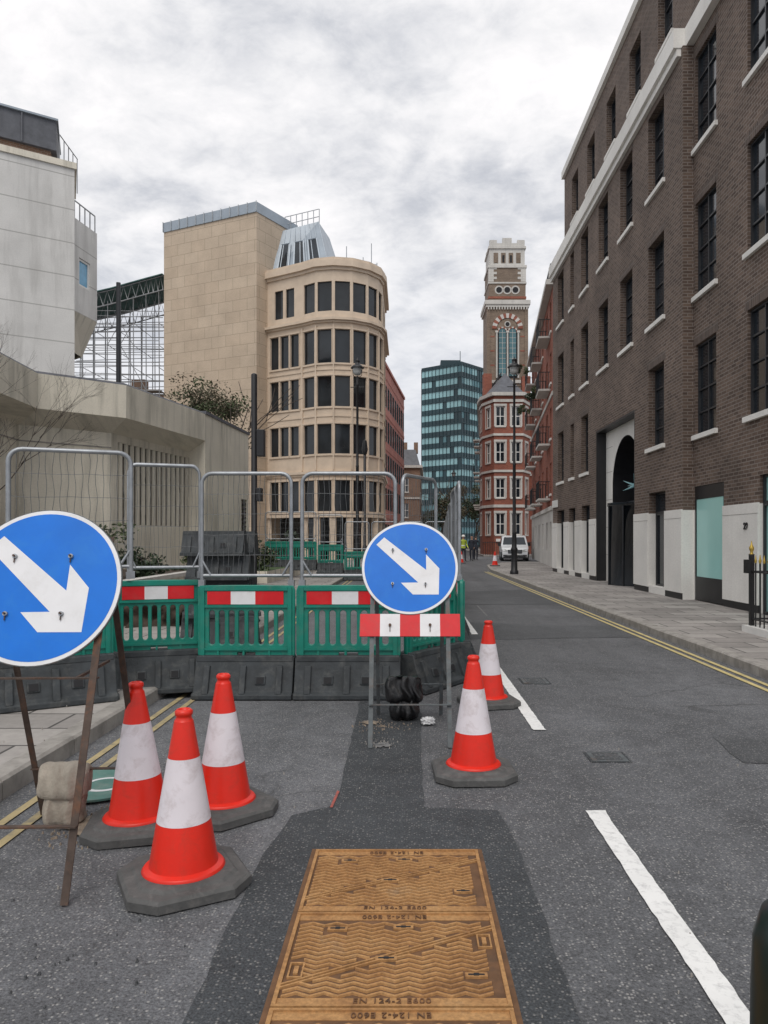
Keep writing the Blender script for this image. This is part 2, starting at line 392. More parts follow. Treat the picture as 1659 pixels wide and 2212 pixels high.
def stripes():
    mb=MB()
    def dash(y0,y1,x=1.03,w=.1):
        n=int((y1-y0)/.05); L=[];Rr=[]
        for i in range(n+1):
            y=y0+(y1-y0)*i/n
            e=.003 if 0<i<n else .012
            L.append((x-w/2+random.uniform(-e,e),y,.012)); Rr.append((x+w/2+random.uniform(-e,e),y+(random.uniform(-.02,.02) if i in (0,n) else 0),.012))
        for i in range(n): mb.face([L[i],Rr[i],Rr[i+1],L[i+1]],M['paint'])
    dash(1.4,4.06); dash(5.78,9.6); dash(11.6,16,1.06); dash(19,24,1.35)
    dash(27,31,1.7)
    mb.build('lane_marking')
    mb=MB()
    for x in (-1.99,-2.13):
        mb.face([(x-.025,-5,.012),(x+.025,-5,.012),(x+.025,34,.012),(x-.025,34,.012)],M['yellow'])
    for x in (3.55,3.68):
        mb.face([(x-.03,-5,.012),(x+.03,-5,.012),(x+.03,34,.012),(x-.03,34,.012)],M['yellow2'])
    mb.build('double_yellow_lines')
    mb=MB()
    mb.face([(-.43,4.10,.014),(-.415,4.10,.014),(-.40,4.36,.014),(-.415,4.38,.014)],M['spray'])
    for (a,b) in (((1.35,15.4),(1.75,15.5)),((1.55,14.4),(1.57,16.6)),((1.3,16.9),(1.8,17.0))):
        d=(V(b)-V(a)).normalized(); n=V((-d.y,d.x))*.018
        mb.face([(a[0]-n.x,a[1]-n.y,.014),(b[0]-n.x,b[1]-n.y,.014),(b[0]+n.x,b[1]+n.y,.014),(a[0]+n.x,a[1]+n.y,.014)],M['stain'])
    mb.build('survey_paint_marks')
stripes()

mb=MB(); mb.prism([(3.97,-8),(40,-8),(40,45.5),(7.2,45.5),(5.9,44.6),(4.45,40),(3.97,34)],-.2,.12,M['slab']); mb.build('footway')
mb=MB(); mb.prism([(-60,-8),(-2.47,-8),(-2.47,50),(-1.2,60),(1.4,85),(1.8,130),(-60,130)],-.2,.12,M['slab']); mb.build('footway')
mb=MB(); mb.prism([(6.6,64),(40,64),(40,130),(8.6,130)],-.2,.12,M['slab']); mb.build('footway')
def kerb(path,side):
    mb=MB()
    pts=[V(p) for p in path]
    for a,b in zip(pts[:-1],pts[1:]):
        L=(b-a).length; d=(b-a)/L; n=V((-d.y,d.x))*side; k=max(1,int(round(L/.92)))
        for i in range(k):
            p=a+d*(L*i/k+.004); q=a+d*(L*(i+1)/k-.004); h=.128+random.uniform(-.004,.004); o=random.uniform(-.004,.004)
            c=.018
            prof=[(o,-.1),(o,h-c),(o+c,h),(.15,h),(.15,-.1)]
            vs=[]
            for t in (p,q):
                for (w,z) in prof: vs.append((t.x+n.x*w,t.y+n.y*w,z))
            f=[(i2,(i2+1)%5,5+(i2+1)%5,5+i2) for i2 in range(5)]+[(4,3,2,1,0),(5,6,7,8,9)]
            mb.idx(vs,f,M['kerb'])
    mb.build('kerb')
kerb([(3.83,-4),(3.83,34),(4.3,40),(5.8,44.7),(7.2,45.7),(14,46)],-1)
kerb([(-2.32,-4),(-2.32,50)],1)

# ------------------------------------------------------------------ manhole cover
def manhole():
    base=(-.05,2.7,.012); g=empty('manhole_cover',base)
    mb=MB(); X0,X1=-.435,.335
    mb.box(X0-.022,X1+.022,1.70,3.56,-.02,.010,M['cover_low'])
    mb.build('frame',g,base)
    Z=.012
    for si,(ya,yb) in enumerate(((2.945,3.53),(2.345,2.935),(1.745,2.335))):
        mb=MB()
        mb.box(X0,X1,ya,yb,-.01,Z,M['cover_low'])
        h=Z+.008
        def rib(poly,h=h): mb.prism(poly,Z-.004,h,M['cover'])
        rib([(X0,ya),(X1,ya),(X1,ya+.010),(X0,ya+.010)],h+.001); rib([(X0,yb-.010),(X1,yb-.010),(X1,yb),(X0,yb)],h+.001)
        rib([(X0,ya+.010),(X0+.014,ya+.010),(X0+.014,yb-.010),(X0,yb-.010)]); rib([(X1-.014,ya+.010),(X1,ya+.010),(X1,yb-.010),(X1-.014,yb-.010)])
        rib([(X0+.014,ya+.010),(X1-.014,ya+.010),(X1-.014,ya+.050),(X0+.014,ya+.050)],Z+.0025)
        rib([(X0+.014,yb-.050),(X1-.014,yb-.050),(X1-.014,yb-.010),(X0+.014,yb-.010)],Z+.0025)
        xa,xb=X0+.014,X1-.014
        def diag(x): t=(x-xa)/(xb-xa); return ya+.11+(yb-ya-.22)*t
        for off in (-.012,.006):
            mb.hexa([(xa,diag(xa)+off,Z-.004),(xb,diag(xb)+off,Z-.004),(xb,diag(xb)+off+.007,Z-.004),(xa,diag(xa)+off+.007,Z-.004)],
                    [(xa,diag(xa)+off,h),(xb,diag(xb)+off,h),(xb,diag(xb)+off+.007,h),(xa,diag(xa)+off+.007,h)],M['cover'])
        slots=[(X0+.17,yb-.12),(X0+.42,yb-.11),(X0+.36,ya+.27),(X1-.10,ya+.17)]
        for (sx,sy) in slots:
            mb.box(sx-.038,sx+.038,sy-.012,sy+.012,Z,h+.0005,M['cover'])
            mb.box(sx-.028,sx+.028,sy-.004,sy+.004,h,h+.0015,M['interior'])
            mb.box(sx-.009,sx+.009,sy-.007,sy+.007,h,h+.0022,M['interior'])
        per=.0925; amp=.020; pitch=.0275; wv=.0125
        y=ya+.066
        while y<yb-.060:
            x=X0+.024; xx=[]; k=0
            while x<X1-.014:
                xx.append((x,y+(amp if k%2 else 0)-amp/2)); x+=per/2; k+=1
            for (p,q) in zip(xx[:-1],xx[1:]):
                mx=(p[0]+q[0])/2; my=(p[1]+q[1])/2
                if abs(my-diag(mx))<.022: continue
                if any(abs(mx-sx)<.052 and abs(my-sy)<.024 for sx,sy in slots): continue
                if si!=0 and (X0<mx<X0+.09 and ya+.14<my<ya+.26 or X1-.09<mx<X1 and yb-.27<my<yb-.14): continue
                s=.002
                b=[(p[0],p[1]-wv/2,Z-.003),(q[0],q[1]-wv/2,Z-.003),(q[0],q[1]+wv/2,Z-.003),(p[0],p[1]+wv/2,Z-.003)]
                t=[(p[0],p[1]-wv/2+s,h-.001),(q[0],q[1]-wv/2+s,h-.001),(q[0],q[1]+wv/2-s,h-.001),(p[0],p[1]+wv/2-s,h-.001)]
                mb.hexa(b,t,M['cover'])
            y+=pitch
        if si!=0:
            for (cx,cy) in ((X0+.052,ya+.20),(X1-.052,yb-.205)):
                mb.box(cx-.026,cx+.026,cy-.045,cy-.039,Z,h,M['cover']); mb.box(cx-.026,cx+.026,cy+.039,cy+.045,Z,h,M['cover'])
                mb.box(cx-.026,cx-.020,cy-.039,cy+.039,Z,h,M['cover']); mb.box(cx+.020,cx+.026,cy-.039,cy+.039,Z,h,M['cover'])
                mb.box(cx-.008,cx+.008,cy-.022,cy+.022,Z,h,M['cover'])
        mb.build('cover_section_%d'%(si+1),g,base)
        for (yy,rot) in ((ya+.030,0),(yb-.030,math.pi)):
            t=bpy.data.curves.new('lettering','FONT'); t.body='EN 124-2 E600'; t.size=.036; t.extrude=.0025; t.space_character=1.15; t.align_x='CENTER'; t.align_y='CENTER'
            t.materials.append(M['cover_low']); o=bpy.data.objects.new('lettering',t); link(o)
            o.location=(-.05,yy,Z+.0045); o.rotation_euler=(0,0,rot); o.parent=g; o.matrix_parent_inverse=Matrix.Translation(-V(base))
manhole()
for (x,y,w,d) in ((1.37,5.07,.24,.2),(1.34,7.8,.26,.3)):
    g=empty('utility_cover',(x,y,0)); mb=MB()
    mb.box(-w/2,w/2,-d/2,d/2,-.01,.011,M['greysteel'])
    for i in range(5):
        yy=-d/2+.03+i*(d-.06)/4; mb.box(-w/2+.03,w/2-.03,yy-.008,yy+.008,.0,.0145,M['patch2'])
    mb.box(-w/2-.02,w/2+.02,-d/2-.02,d/2+.02,-.01,.009,M['patch'])
    mb.build('cover',g)

# ------------------------------------------------------------------ cones
def cone_mesh():
    mb=MB()
    H=.75
    def r(z): return .032+(.150-.032)*(H-z)/(H-.06)
    a,c=.255,.10
    o=[(a,-a+c),(a,a-c),(a-c,a),(-a+c,a),(-a,a-c),(-a,-a+c),(-a+c,-a),(a-c,-a)]
    def ring(k,z): return [(p[0]*k,p[1]*k,z) for p in o]
    lv=[ring(1,0),ring(1,.035),ring(.95,.048),ring(.80,.052),ring(.75,.062),ring(.66,.066)]
    vs=sum(lv,[]); fs=[]
    for i in range(len(lv)-1):
        for k in range(8): fs.append((i*8+k,i*8+(k+1)%8,(i+1)*8+(k+1)%8,(i+1)*8+k))
    fs.append(tuple(range(7,-1,-1))); fs.append(tuple(len(vs)-8+k for k in range(8)))
    mb.idx(vs,fs,M['conebase'])
    n=48
    zs0,zs1=.275,.545
    mb.lathe(0,0,[(.172,.055),(.176,.066),(.168,.076)],M['cone'],n,cap=False)
    mb.lathe(0,0,[(.168,.076),(r(.085),.085)],M['cone'],n,cap=False)
    mb.lathe(0,0,[(r(.085),.085),(r(zs0),zs0)],M['cone'],n,cap=False)
    mb.lathe(0,0,[(r(zs0)+.0012,zs0-.002),(r(zs1)+.0012,zs1)],M['sleeve'],n,cap=False)
    mb.lathe(0,0,[(r(zs1),zs1),(r(.70),.70)],M['cone'],n,cap=False)
    mb.lathe(0,0,[(r(.70),.70),(.033,.712),(.033,.722),(.038,.728),(.038,.742),(.030,.750),(.024,.750),(.022,.70)],M['cone'],n)
    return mb.mesh('traffic_cone_mesh')
cm=cone_mesh()
for (x,y,rz,tx) in ((-.973,3.22,.5,0),(-1.39,3.83,.2,-.02),(-1.01,4.06,.75,0),(.42,4.70,.05,0),(.735,6.71,.2,0),(4.5,38,0,0),(2.95,44,0,0),(3.35,46,0,0),(2.3,42,.2,0)):
    g=empty('traffic_cone',(x,y,.012 if abs(x)<3.6 else .125),rz)
    o=bpy.data.objects.new('cone_body',cm); link(o); o.parent=g; o.rotation_euler=(0,tx,0)
# ------------------------------------------------------------------ road signs
def road_sign(loc,rz,plank,steel,seed):
    g=empty('traffic_sign',loc,rz)
    ax,az=.50,1.50
    l=math.hypot(ax,az); s=V((0,ax/l,az/l)); nn=V((0,-az/l,ax/l)); xx=V((1,0,0))
    def P(a,t,c): return xx*a+s*t+nn*c
    fr=MB()
    for x in (-.285,.285):
        fr.bar(P(x,0,0),P(x,1.58,0),.032,.006,steel); fr.bar(P(x+(.013 if x<0 else -.013),0,-.014),P(x+(.013 if x<0 else -.013),1.58,-.014),.006,.03,steel)
        x2=x*.93
        fr.bar((x2,1.0,0),(x2,.505,1.46),.03,.006,steel); fr.bar((x2-.012,1.012,0),(x2-.012,.515,1.46),.006,.028,steel)
    fr.bar(P(-.30,.30,.010),P(.30,.30,.010),.006,.03,steel,(0,0,1)); fr.bar(P(-.30,.92,-.02),P(.30,.92,-.02),.006,.03,steel,(0,0,1)); fr.bar(P(-.30,1.45,-.02),P(.30,1.45,-.02),.006,.03,steel,(0,0,1))
    fr.bar((-.28,.90,.28),(.28,.90,.28),.006,.03,steel,(0,0,1))
    fr.bar(P(.2,.92,-.03),(.2,.70,.88),.012,.012,steel)
    fr.build('frame',g)
    t0=1.335; Rr=.368
    d=MB()
    def disc(r,c0,c1,mat,n=72):
        vs=[P(r*math.cos(2*math.pi*k/n),t0+r*math.sin(2*math.pi*k/n),c0) for k in range(n)]+[P(r*math.cos(2*math.pi*k/n),t0+r*math.sin(2*math.pi*k/n),c1) for k in range(n)]
        d.idx(vs,[tuple(range(n-1,-1,-1)),tuple(range(n,2*n))]+[(k,(k+1)%n,n+(k+1)%n,n+k) for k in range(n)],mat)
    disc(Rr+.004,.016,.024,M['greysteel']); disc(Rr,.0242,.026,M['signwhite']); disc(Rr-.018,.0262,.0272,M['signblue'])
    arr=[(-.72,.50),(-.555,.665),(.345,-.065),(.345,.28),(.625,-.03),(.605,-.60),(.06,-.60),(-.19,-.345),(.175,-.34)]
    k=Rr*.98
    ap=[P(a*k,t0+b*k,.0282) for a,b in arr]
    q=lambda *i:[ap[j] for j in i]
    d.face(q(0,8,2,1),M['signwhite']); d.face(q(2,8,5,4,3),M['signwhite']); d.face(q(8,7,6,5),M['signwhite'])
    d.build('sign_face',g)
    b=MB()
    for (a,t) in ((-.36,.38),(.34,.38),(-.36,-.36),(.32,-.36)):
        c=P(a*Rr*1.0,t0+t*Rr,.028); b.tube([c,c+nn*.012],.011,M['galv'],8); b.tube([c+nn*.012,c+nn*.024],.005,M['rust'],6)
        b.tube([c+nn*.006-s*.03,c+nn*.006+s*.0],.003,M['rust'],5)
    b.build('bolts',g)
    if plank:
        p=MB(); xs=[-.375,-.225,-.075,.075,.225,.375]
        for i in range(5):
            m=M['signred'] if i%2==0 else M['signwhite']
            a,c=xs[i],xs[i+1]
            p.hexa([P(a,.80,.02),P(c,.80,.02),P(c,.80,.0),P(a,.80,.0)],[P(a,.97,.02),P(c,.97,.02),P(c,.97,.0),P(a,.97,.0)],m)
        for a in (-.15,.15):
            c=P(a,.885,.02); p.tube([c,c+nn*.014],.011,M['rust'],8); p.tube([c+nn*.004-s*.05,c+nn*.004],.003,M['rust'],5)
        p.build('plank',g)
    return g
road_sign((.02,5.28,.012),0,True,M['greysteel'],1)
road_sign((-1.68,3.0,.012),.02,False,M['rust'],2)

def blob(name,loc,sc,mat,amp=.12,seed=0,freq=3,shape=None,parent=None,power=.75,oct=5,flat=True):
    bm=bmesh.new(); bmesh.ops.create_icosphere(bm,subdivisions=5,radius=1)
    for v in bm.verts:
        p=v.co.copy(); n=noise.fractal(p*freq+V((seed,seed,seed)),.9,2.2,oct)
        q=p*(1+amp*n); e=power
        q=V((math.copysign(abs(q.x)**e,q.x),math.copysign(abs(q.y)**e,q.y),math.copysign(abs(q.z)**e,q.z)))
        if shape: q=shape(q)
        v.co=V((q.x*sc[0],q.y*sc[1],q.z*sc[2]))
        if flat and v.co.z<-sc[2]*.8: v.co.z=-sc[2]*.8
    me=bpy.data.meshes.new(name); bm.to_mesh(me); bm.free(); me.materials.append(mat)
    for p in me.polygons: p.use_smooth=True
    o=bpy.data.objects.new(name,me); link(o); o.location=loc
    if parent: o.parent=parent
    return o
def draped(name,parent,w,prof,mat,seed,fold=.02,taper=0.0,z0=0):
    nx=40; mb=MB(); vs=[]; m=len(prof)
    pr=[]
    for i in range(m):
        a=V(prof[i]); b=V(prof[(i+1)%m])
        for k in range(4): pr.append(a.lerp(b,k/4))
    for _ in range(3): pr=[(pr[i-1]+pr[i]*2+pr[(i+1)%len(pr)])/4 for i in range(len(pr))]
    n=len(pr); cy=sum(p.x for p in pr)/n
    zm=max(p.y for p in pr); zc_=sum(p.y for p in pr)/n
    for i in range(nx+1):
        t=i/nx; e=(1-abs(2*t-1)**4)**.5
        for p in pr:
            x=(t-.5)*w*(1+taper*(1-p.y/zm))
            y=cy+(p.x-cy)*(.25+.75*e); z=zc_+(p.y-zc_)*(.80+.20*e)
            f=noise.noise(V((t*4+seed,p.x*3,p.y*6)))*fold+math.sin(t*23+seed+p.y*7)*fold*.22+math.sin(t*11-p.y*16)*fold*.18
            s_=-1 if p.x<cy else 1
            vs.append((x+noise.noise(V((p.y*9,seed,t)))*fold*.8,y+s_*f*e,max(.002,z)))
    fs=[(i*n+k,i*n+(k+1)%n,(i+1)*n+(k+1)%n,(i+1)*n+k) for i in range(nx) for k in range(n)]
    fs.append(tuple(range(n-1,-1,-1))); fs.append(tuple(nx*n+k for k in range(n)))
    mb.idx([(v[0],v[1],v[2]+z0) for v in vs],fs,mat,True)
    return mb.build(name,parent)
g=empty('sandbag',(-1.80,3.90,.012),.06)
draped('draped_cloth',g,.25,[(-.06,.30),(-.10,.26),(-.115,.19),(-.10,.14),(-.03,.15),(.03,.15),(.09,.14),(.10,.2),(.07,.28),(.0,.325)],M['hessian'],3,.024)
draped('sand_filled_bottom',g,.20,[(-.06,.19),(-.085,.14),(-.095,.06),(-.085,.002),(.0,.0),(.08,.002),(.09,.07),(.06,.18),(.0,.20)],M['hessian'],9,.022)
g=empty('sandbag',(-.03,6.16,.012),0)
draped('bag_top',g,.29,[(-.06,.33),(-.11,.28),(-.13,.20),(-.10,.14),(-.03,.15),(.03,.15),(.09,.14),(.11,.2),(.08,.30),(.0,.36)],M['bag'],5,.05)
draped('bag_bottom',g,.235,[(-.07,.22),(-.11,.15),(-.12,.07),(-.10,.002),(.0,.0),(.09,.002),(.10,.08),(.07,.2),(.0,.24)],M['bag'],14,.045)
g=empty('litter',(.165,5.95,.02)); blob('crumpled_paper',(0,0,.02),(.045,.035,.025),M['litter'],.9,4,4,None,g)
g=empty('discarded_sign',(-1.86,4.45,.02)); mb=MB()
mb.lathe(0,0,[(.30,0),(.30,.012)],M['tealdisc'],48,False); mb.lathe(.05,-.02,[(.13,.0125),(.13,.014)],M['signwhite'],32,False); mb.lathe(.05,-.02,[(.10,.0142),(.10,.0155)],M['tealdisc'],32,False)
mb.build('disc',g)
def splat(name,cx,cy,r,z,mat,seed,amp=.7):
    n=60
    mb=MB(); mb.face([(cx+r*(1+amp*noise.fractal(V((math.cos(a)*2,math.sin(a)*2,seed)),.8,2,4))*math.cos(a),cy+.75*r*(1+amp*noise.fractal(V((math.cos(a)*2,math.sin(a)*2,seed+9)),.8,2,4))*math.sin(a),z) for a in [2*math.pi*k/n for k in range(n)]],mat)
    mb.build(name)
splat('sand_spill',-1.62,3.85,.17,.016,M['sand'],3)
splat('sand_spill',-.3,6.0,.07,.016,M['sand'],8)
splat('cement_stain',-.18,5.35,.07,.016,M['stain'],18)
def crumbs():
    mb=MB(); random.seed(5)
    for (cx,cy,r,n,mat) in ((-1.6,3.85,.3,260,'sand'),(-.2,5.9,.25,120,'sand'),(.5,2.0,3.5,90,'kerb'),(-1.2,2.6,.8,30,'patch2'),(-2.2,5,1.8,50,'kerb'),(-.2,5.4,.15,50,'kerb')):
        for i in range(n):
            a=random.uniform(0,6.28); d=r*random.random(); x=cx+d*math.cos(a); y=cy+d*math.sin(a); s=random.uniform(.002,.006)
            if -.48<x<.37 and y<3.6: continue
            z=.135 if x<-2.34 else .012
            mb.hexa([(x-s,y-s,z-.01),(x+s,y-s*.7,z-.01),(x+s,y+s,z-.01),(x-s*.8,y+s,z-.01)],[(x-s*.5,y-s*.5,z+s),(x+s*.6,y-s*.5,z+s),(x+s*.5,y+s*.4,z+s),(x-s*.5,y+s*.4,z+s)],M[mat])
    mb.build('road_grit')
crumbs()

# ------------------------------------------------------------------ barriers
def rr(x0,x1,z0,z1,r,n=5):
    pts=[]
    for (cx,cz,a0) in ((x1-r,z1-r,0),(x0+r,z1-r,90),(x0+r,z0+r,180),(x1-r,z0+r,270)):
        for k in range(n+1):
            a=R(a0+90*k/n); pts.append((cx+r*math.cos(a),cz+r*math.sin(a)))
    return pts
def panel_mesh(outer,holes,ext,bev,mat):
    cu=bpy.data.curves.new('p','CURVE'); cu.dimensions='2D'; cu.fill_mode='BOTH'; cu.extrude=ext; cu.bevel_depth=bev; cu.bevel_resolution=1
    for loop in [outer]+holes:
        sp=cu.splines.new('POLY'); sp.points.add(len(loop)-1)
        for i,p in enumerate(loop): sp.points[i].co=(p[0],p[1],0,1)
        sp.use_cyclic_u=True
    o=bpy.data.objects.new('tmp',cu); link(o); dg=bpy.context.evaluated_depsgraph_get(); dg.update()
    me=bpy.data.meshes.new_from_object(o.evaluated_get(dg)); bpy.data.objects.remove(o)
    me.transform(Matrix.Rotation(R(90),4,'X')); me.materials.clear(); me.materials.append(mat); return me
holes=[]
ns=8; a0,a1=.09,.86; pitch=(a1-a0)/ns
for i in range(ns):
    x=a0+pitch*(i+.5); holes.append(rr(x-.035,x+.035,.475,.815,.033))
holes.append(rr(.38,.57,.37,.415,.015))
outer=[(.02,.34),(.93,.34),(.945,.40),(.945,1.0),(.93,1.04),(.60,1.045),(.35,1.045),(.02,1.04),(.005,1.0),(.005,.40)]
green_me=panel_mesh(outer,holes,.014,.006,M['green'])
mb=MB()
for sgn in (-1,1):
    y0,y1=(-.030,-.0215) if sgn<0 else (.0215,.030)
    mb.box(.095,.325,y0,y1,.868,.992,M['signred']); mb.box(.325,.565,y0,y1,.868,.992,M['signwhite']); mb.box(.565,.84,y0,y1,.868,.992,M['signred'])
board_me=mb.mesh('board')
mb=MB()
for sgn in (-1,1):
    y0,y1=(-.038,-.018) if sgn<0 else (.018,.038)
    mb.box(.03,.068,y0,y1,.36,1.03,M['green']); mb.box(.882,.92,y0,y1,.36,1.03,M['green']); mb.box(.070,.880,y0,y1,.838,.862,M['green']); mb.box(.070,.880,y0,y1,.430,.452,M['green'])
    mb.box(.070,.880,y0,y1,1.0,1.03,M['green'])
    for xx in (.2,.45,.7): mb.box(xx-.01,xx+.01,y0+.004 if sgn<0 else y0,y1 if sgn<0 else y1-.004,.35,.428,M['green'])
rib_me=mb.mesh('ribs')
mb=MB()
def basep(x0,x1,prof):
    vs=[(x0,y,z) for y,z in prof]+[(x1,y,z) for y,z in prof]; n=len(prof)
    mb.idx(vs,[tuple(range(n)),tuple(range(2*n-1,n-1,-1))]+[(i,n+i,n+(i+1)%n,(i+1)%n) for i in range(n)],M['rubber'])
basep(.0,.95,[(-.24,0),(-.24,.045),(-.19,.07),(-.12,.26),(-.09,.37),(.09,.37),(.12,.26),(.19,.07),(.24,.045),(.24,0)])
basep(-.02,.97,[(-.20,.0),(-.185,.05),(.185,.05),(.20,.0)])
basep(.01,.94,[(-.105,.33),(-.100,.385),(.100,.385),(.105,.33)])
for x in (.12,.47,.82):
    basep(x-.03,x+.03,[(-.235,.05),(-.135,.30),(.135,.30),(.235,.05)])
for x in (.30,.64):
    for sg in (-1,1):
        mb.hexa([(x-.05,sg*.182,.13),(x+.05,sg*.182,.13),(x+.05,sg*.10,.13),(x-.05,sg*.10,.13)],[(x-.05,sg*.155,.21),(x+.05,sg*.155,.21),(x+.05,sg*.09,.21),(x-.05,sg*.09,.21)],M['rubber'])
        mb.face([(x-.035,sg*.1825,.143),(x+.035,sg*.1825,.143),(x+.035,sg*.1635,.198),(x-.035,sg*.1635,.198)],M['interior'])
base_me=mb.mesh('base')
def barrier(A,B,z=.012,board=True):
    A=V(A);B=V(B);d=B-A
    g=empty('plastic_road_barrier',(A.x,A.y,z),math.atan2(d.y,d.x),(d.length/.955,1,1))
    for n,me in (('green_panel',green_me),('panel_ribs',rib_me),('red_white_board',board_me),('rubber_base',base_me)):
        if n=='red_white_board' and not board: continue
        o=bpy.data.objects.new(n,me); link(o); o.parent=g
        if n=='rubber_base':
            b=o.modifiers.new('b','BEVEL'); b.width=.008; b.segments=2; b.limit_method='ANGLE'; b.angle_limit=R(35)
def topper_mesh(seed):
    random.seed(seed); mb=MB(); x0,x1,z0,z1,r=.03,.92,1.07,2.12,.10
    pts=[(x0,0,z0)]
    for (cx,cz,a0) in ((x0+r,z1-r,180),(x1-r,z1-r,90)):
        for k in range(6):
            a=R(a0-90*k/5); pts.append((cx+r*math.cos(a),0,cz+r*math.sin(a)))
    pts.append((x1,0,z0))
    mb.tube(pts,.019,M['galv'],8); mb.tube([(x0,0,z0+.07),(x1,0,z0+.07)],.016,M['galv'],8)
    for x in (x0,x1):
        mb.box(x-.03,x+.03,-.028,.028,1.035,1.10,M['galv'])
        s=1 if x==x0 else -1
        mb.tube([(x,-.005,z0+.22),(x+s*.09,-.005,z0+.07)],.012,M['galv'],6)
    nw=17
    for i in range(1,nw):
        x=x0+(x1-x0)*i/nw; a=random.uniform(.003,.009); p=random.random()*6; q=[]
        for k in range(15):
            t=k/14; q.append((x+a*math.sin(t*17+p),random.uniform(-.004,.004),z0+.07+(z1-z0-.07)*t))
        mb.tube(q,.0026,M['wire'],3,False)
    for i in range(1,5):
        z=z0+.07+(z1-z0-.07)*i/5; mb.tube([(x0+(x1-x0)*k/8,.004,z+random.uniform(-.006,.006)) for k in range(9)],.0026,M['wire'],3,False)
    return mb.mesh('mesh_topper')
tops=[topper_mesh(i) for i in range(4)]
def topper(A,B,z=.012,i=0):
    A=V(A);B=V(B);d=B-A
    g=empty('mesh_fence_panel',(A.x,A.y,z),math.atan2(d.y,d.x),(d.length/.955,1,1))
    o=bpy.data.objects.new('panel',tops[i%4]); link(o); o.parent=g
line=[((-4.2,5.6),(-3.42,6.02),.125),((-3.38,6.0),(-2.58,6.5),.125),((-2.78,6.98),(-1.98,7.22),.06),((-2.0,7.08),(-1.07,7.08),.012),((-1.06,7.08),(-.06,7.08),.012),((-.02,7.2),(.5,7.98),.012)]
for i,(a,b,z) in enumerate(line):
    barrier(a,b,z)
topper((-4.1,5.6),(-3.4,5.98),.125,0); topper((-3.30,6.05),(-2.36,6.42),.125,1); topper((-2.66,6.99),(-2.0,7.22),.09,2); topper((-2.0,7.1),(-1.08,7.1),.012,3); topper((-1.04,7.1),(-.08,7.1),.012,0); topper((-.06,7.2),(.32,7.95),.012,1)
y=8.05; i=0
while y<36:
    x=lambda t:.56+.045*(t-8)+.03*math.sin(t*1.7)
    barrier((x(y),y),(x(y+.93),y+.93)); topper((x(y)-.02,y+.02),(x(y+.93)-.02,y+.93),.012,i)
    y+=.97; i+=1
for k in range(7):
    a=(-5.2+k*.97,27.0-.05*k); b=(-5.2+k*.97+.94,27.0-.05*k-.05); z=.125 if b[0]<-2.4 else .012
    barrier(a,b,z+(.25 if k<3 else 0),False); topper(a,b,z+(.25 if k<3 else 0),k)
g=empty('stacked_barrier_bases',(-3.45,11.6,.12))
for lv in range(4):
    for c in range(2):
        o=bpy.data.objects.new('rubber_block',base_me); link(o); o.parent=g; o.location=(random.uniform(-.05,.05),c*.52+random.uniform(-.02,.02),lv*.375); o.rotation_euler=(0,0,random.uniform(-.06,.06))
g=empty('stacked_barrier_bases',(-2.9,9.6,.12))
for lv in range(2):
    o=bpy.data.objects.new('rubber_block',base_me); link(o); o.parent=g; o.location=(0,0,lv*.375); o.rotation_euler=(0,0,.3*lv)

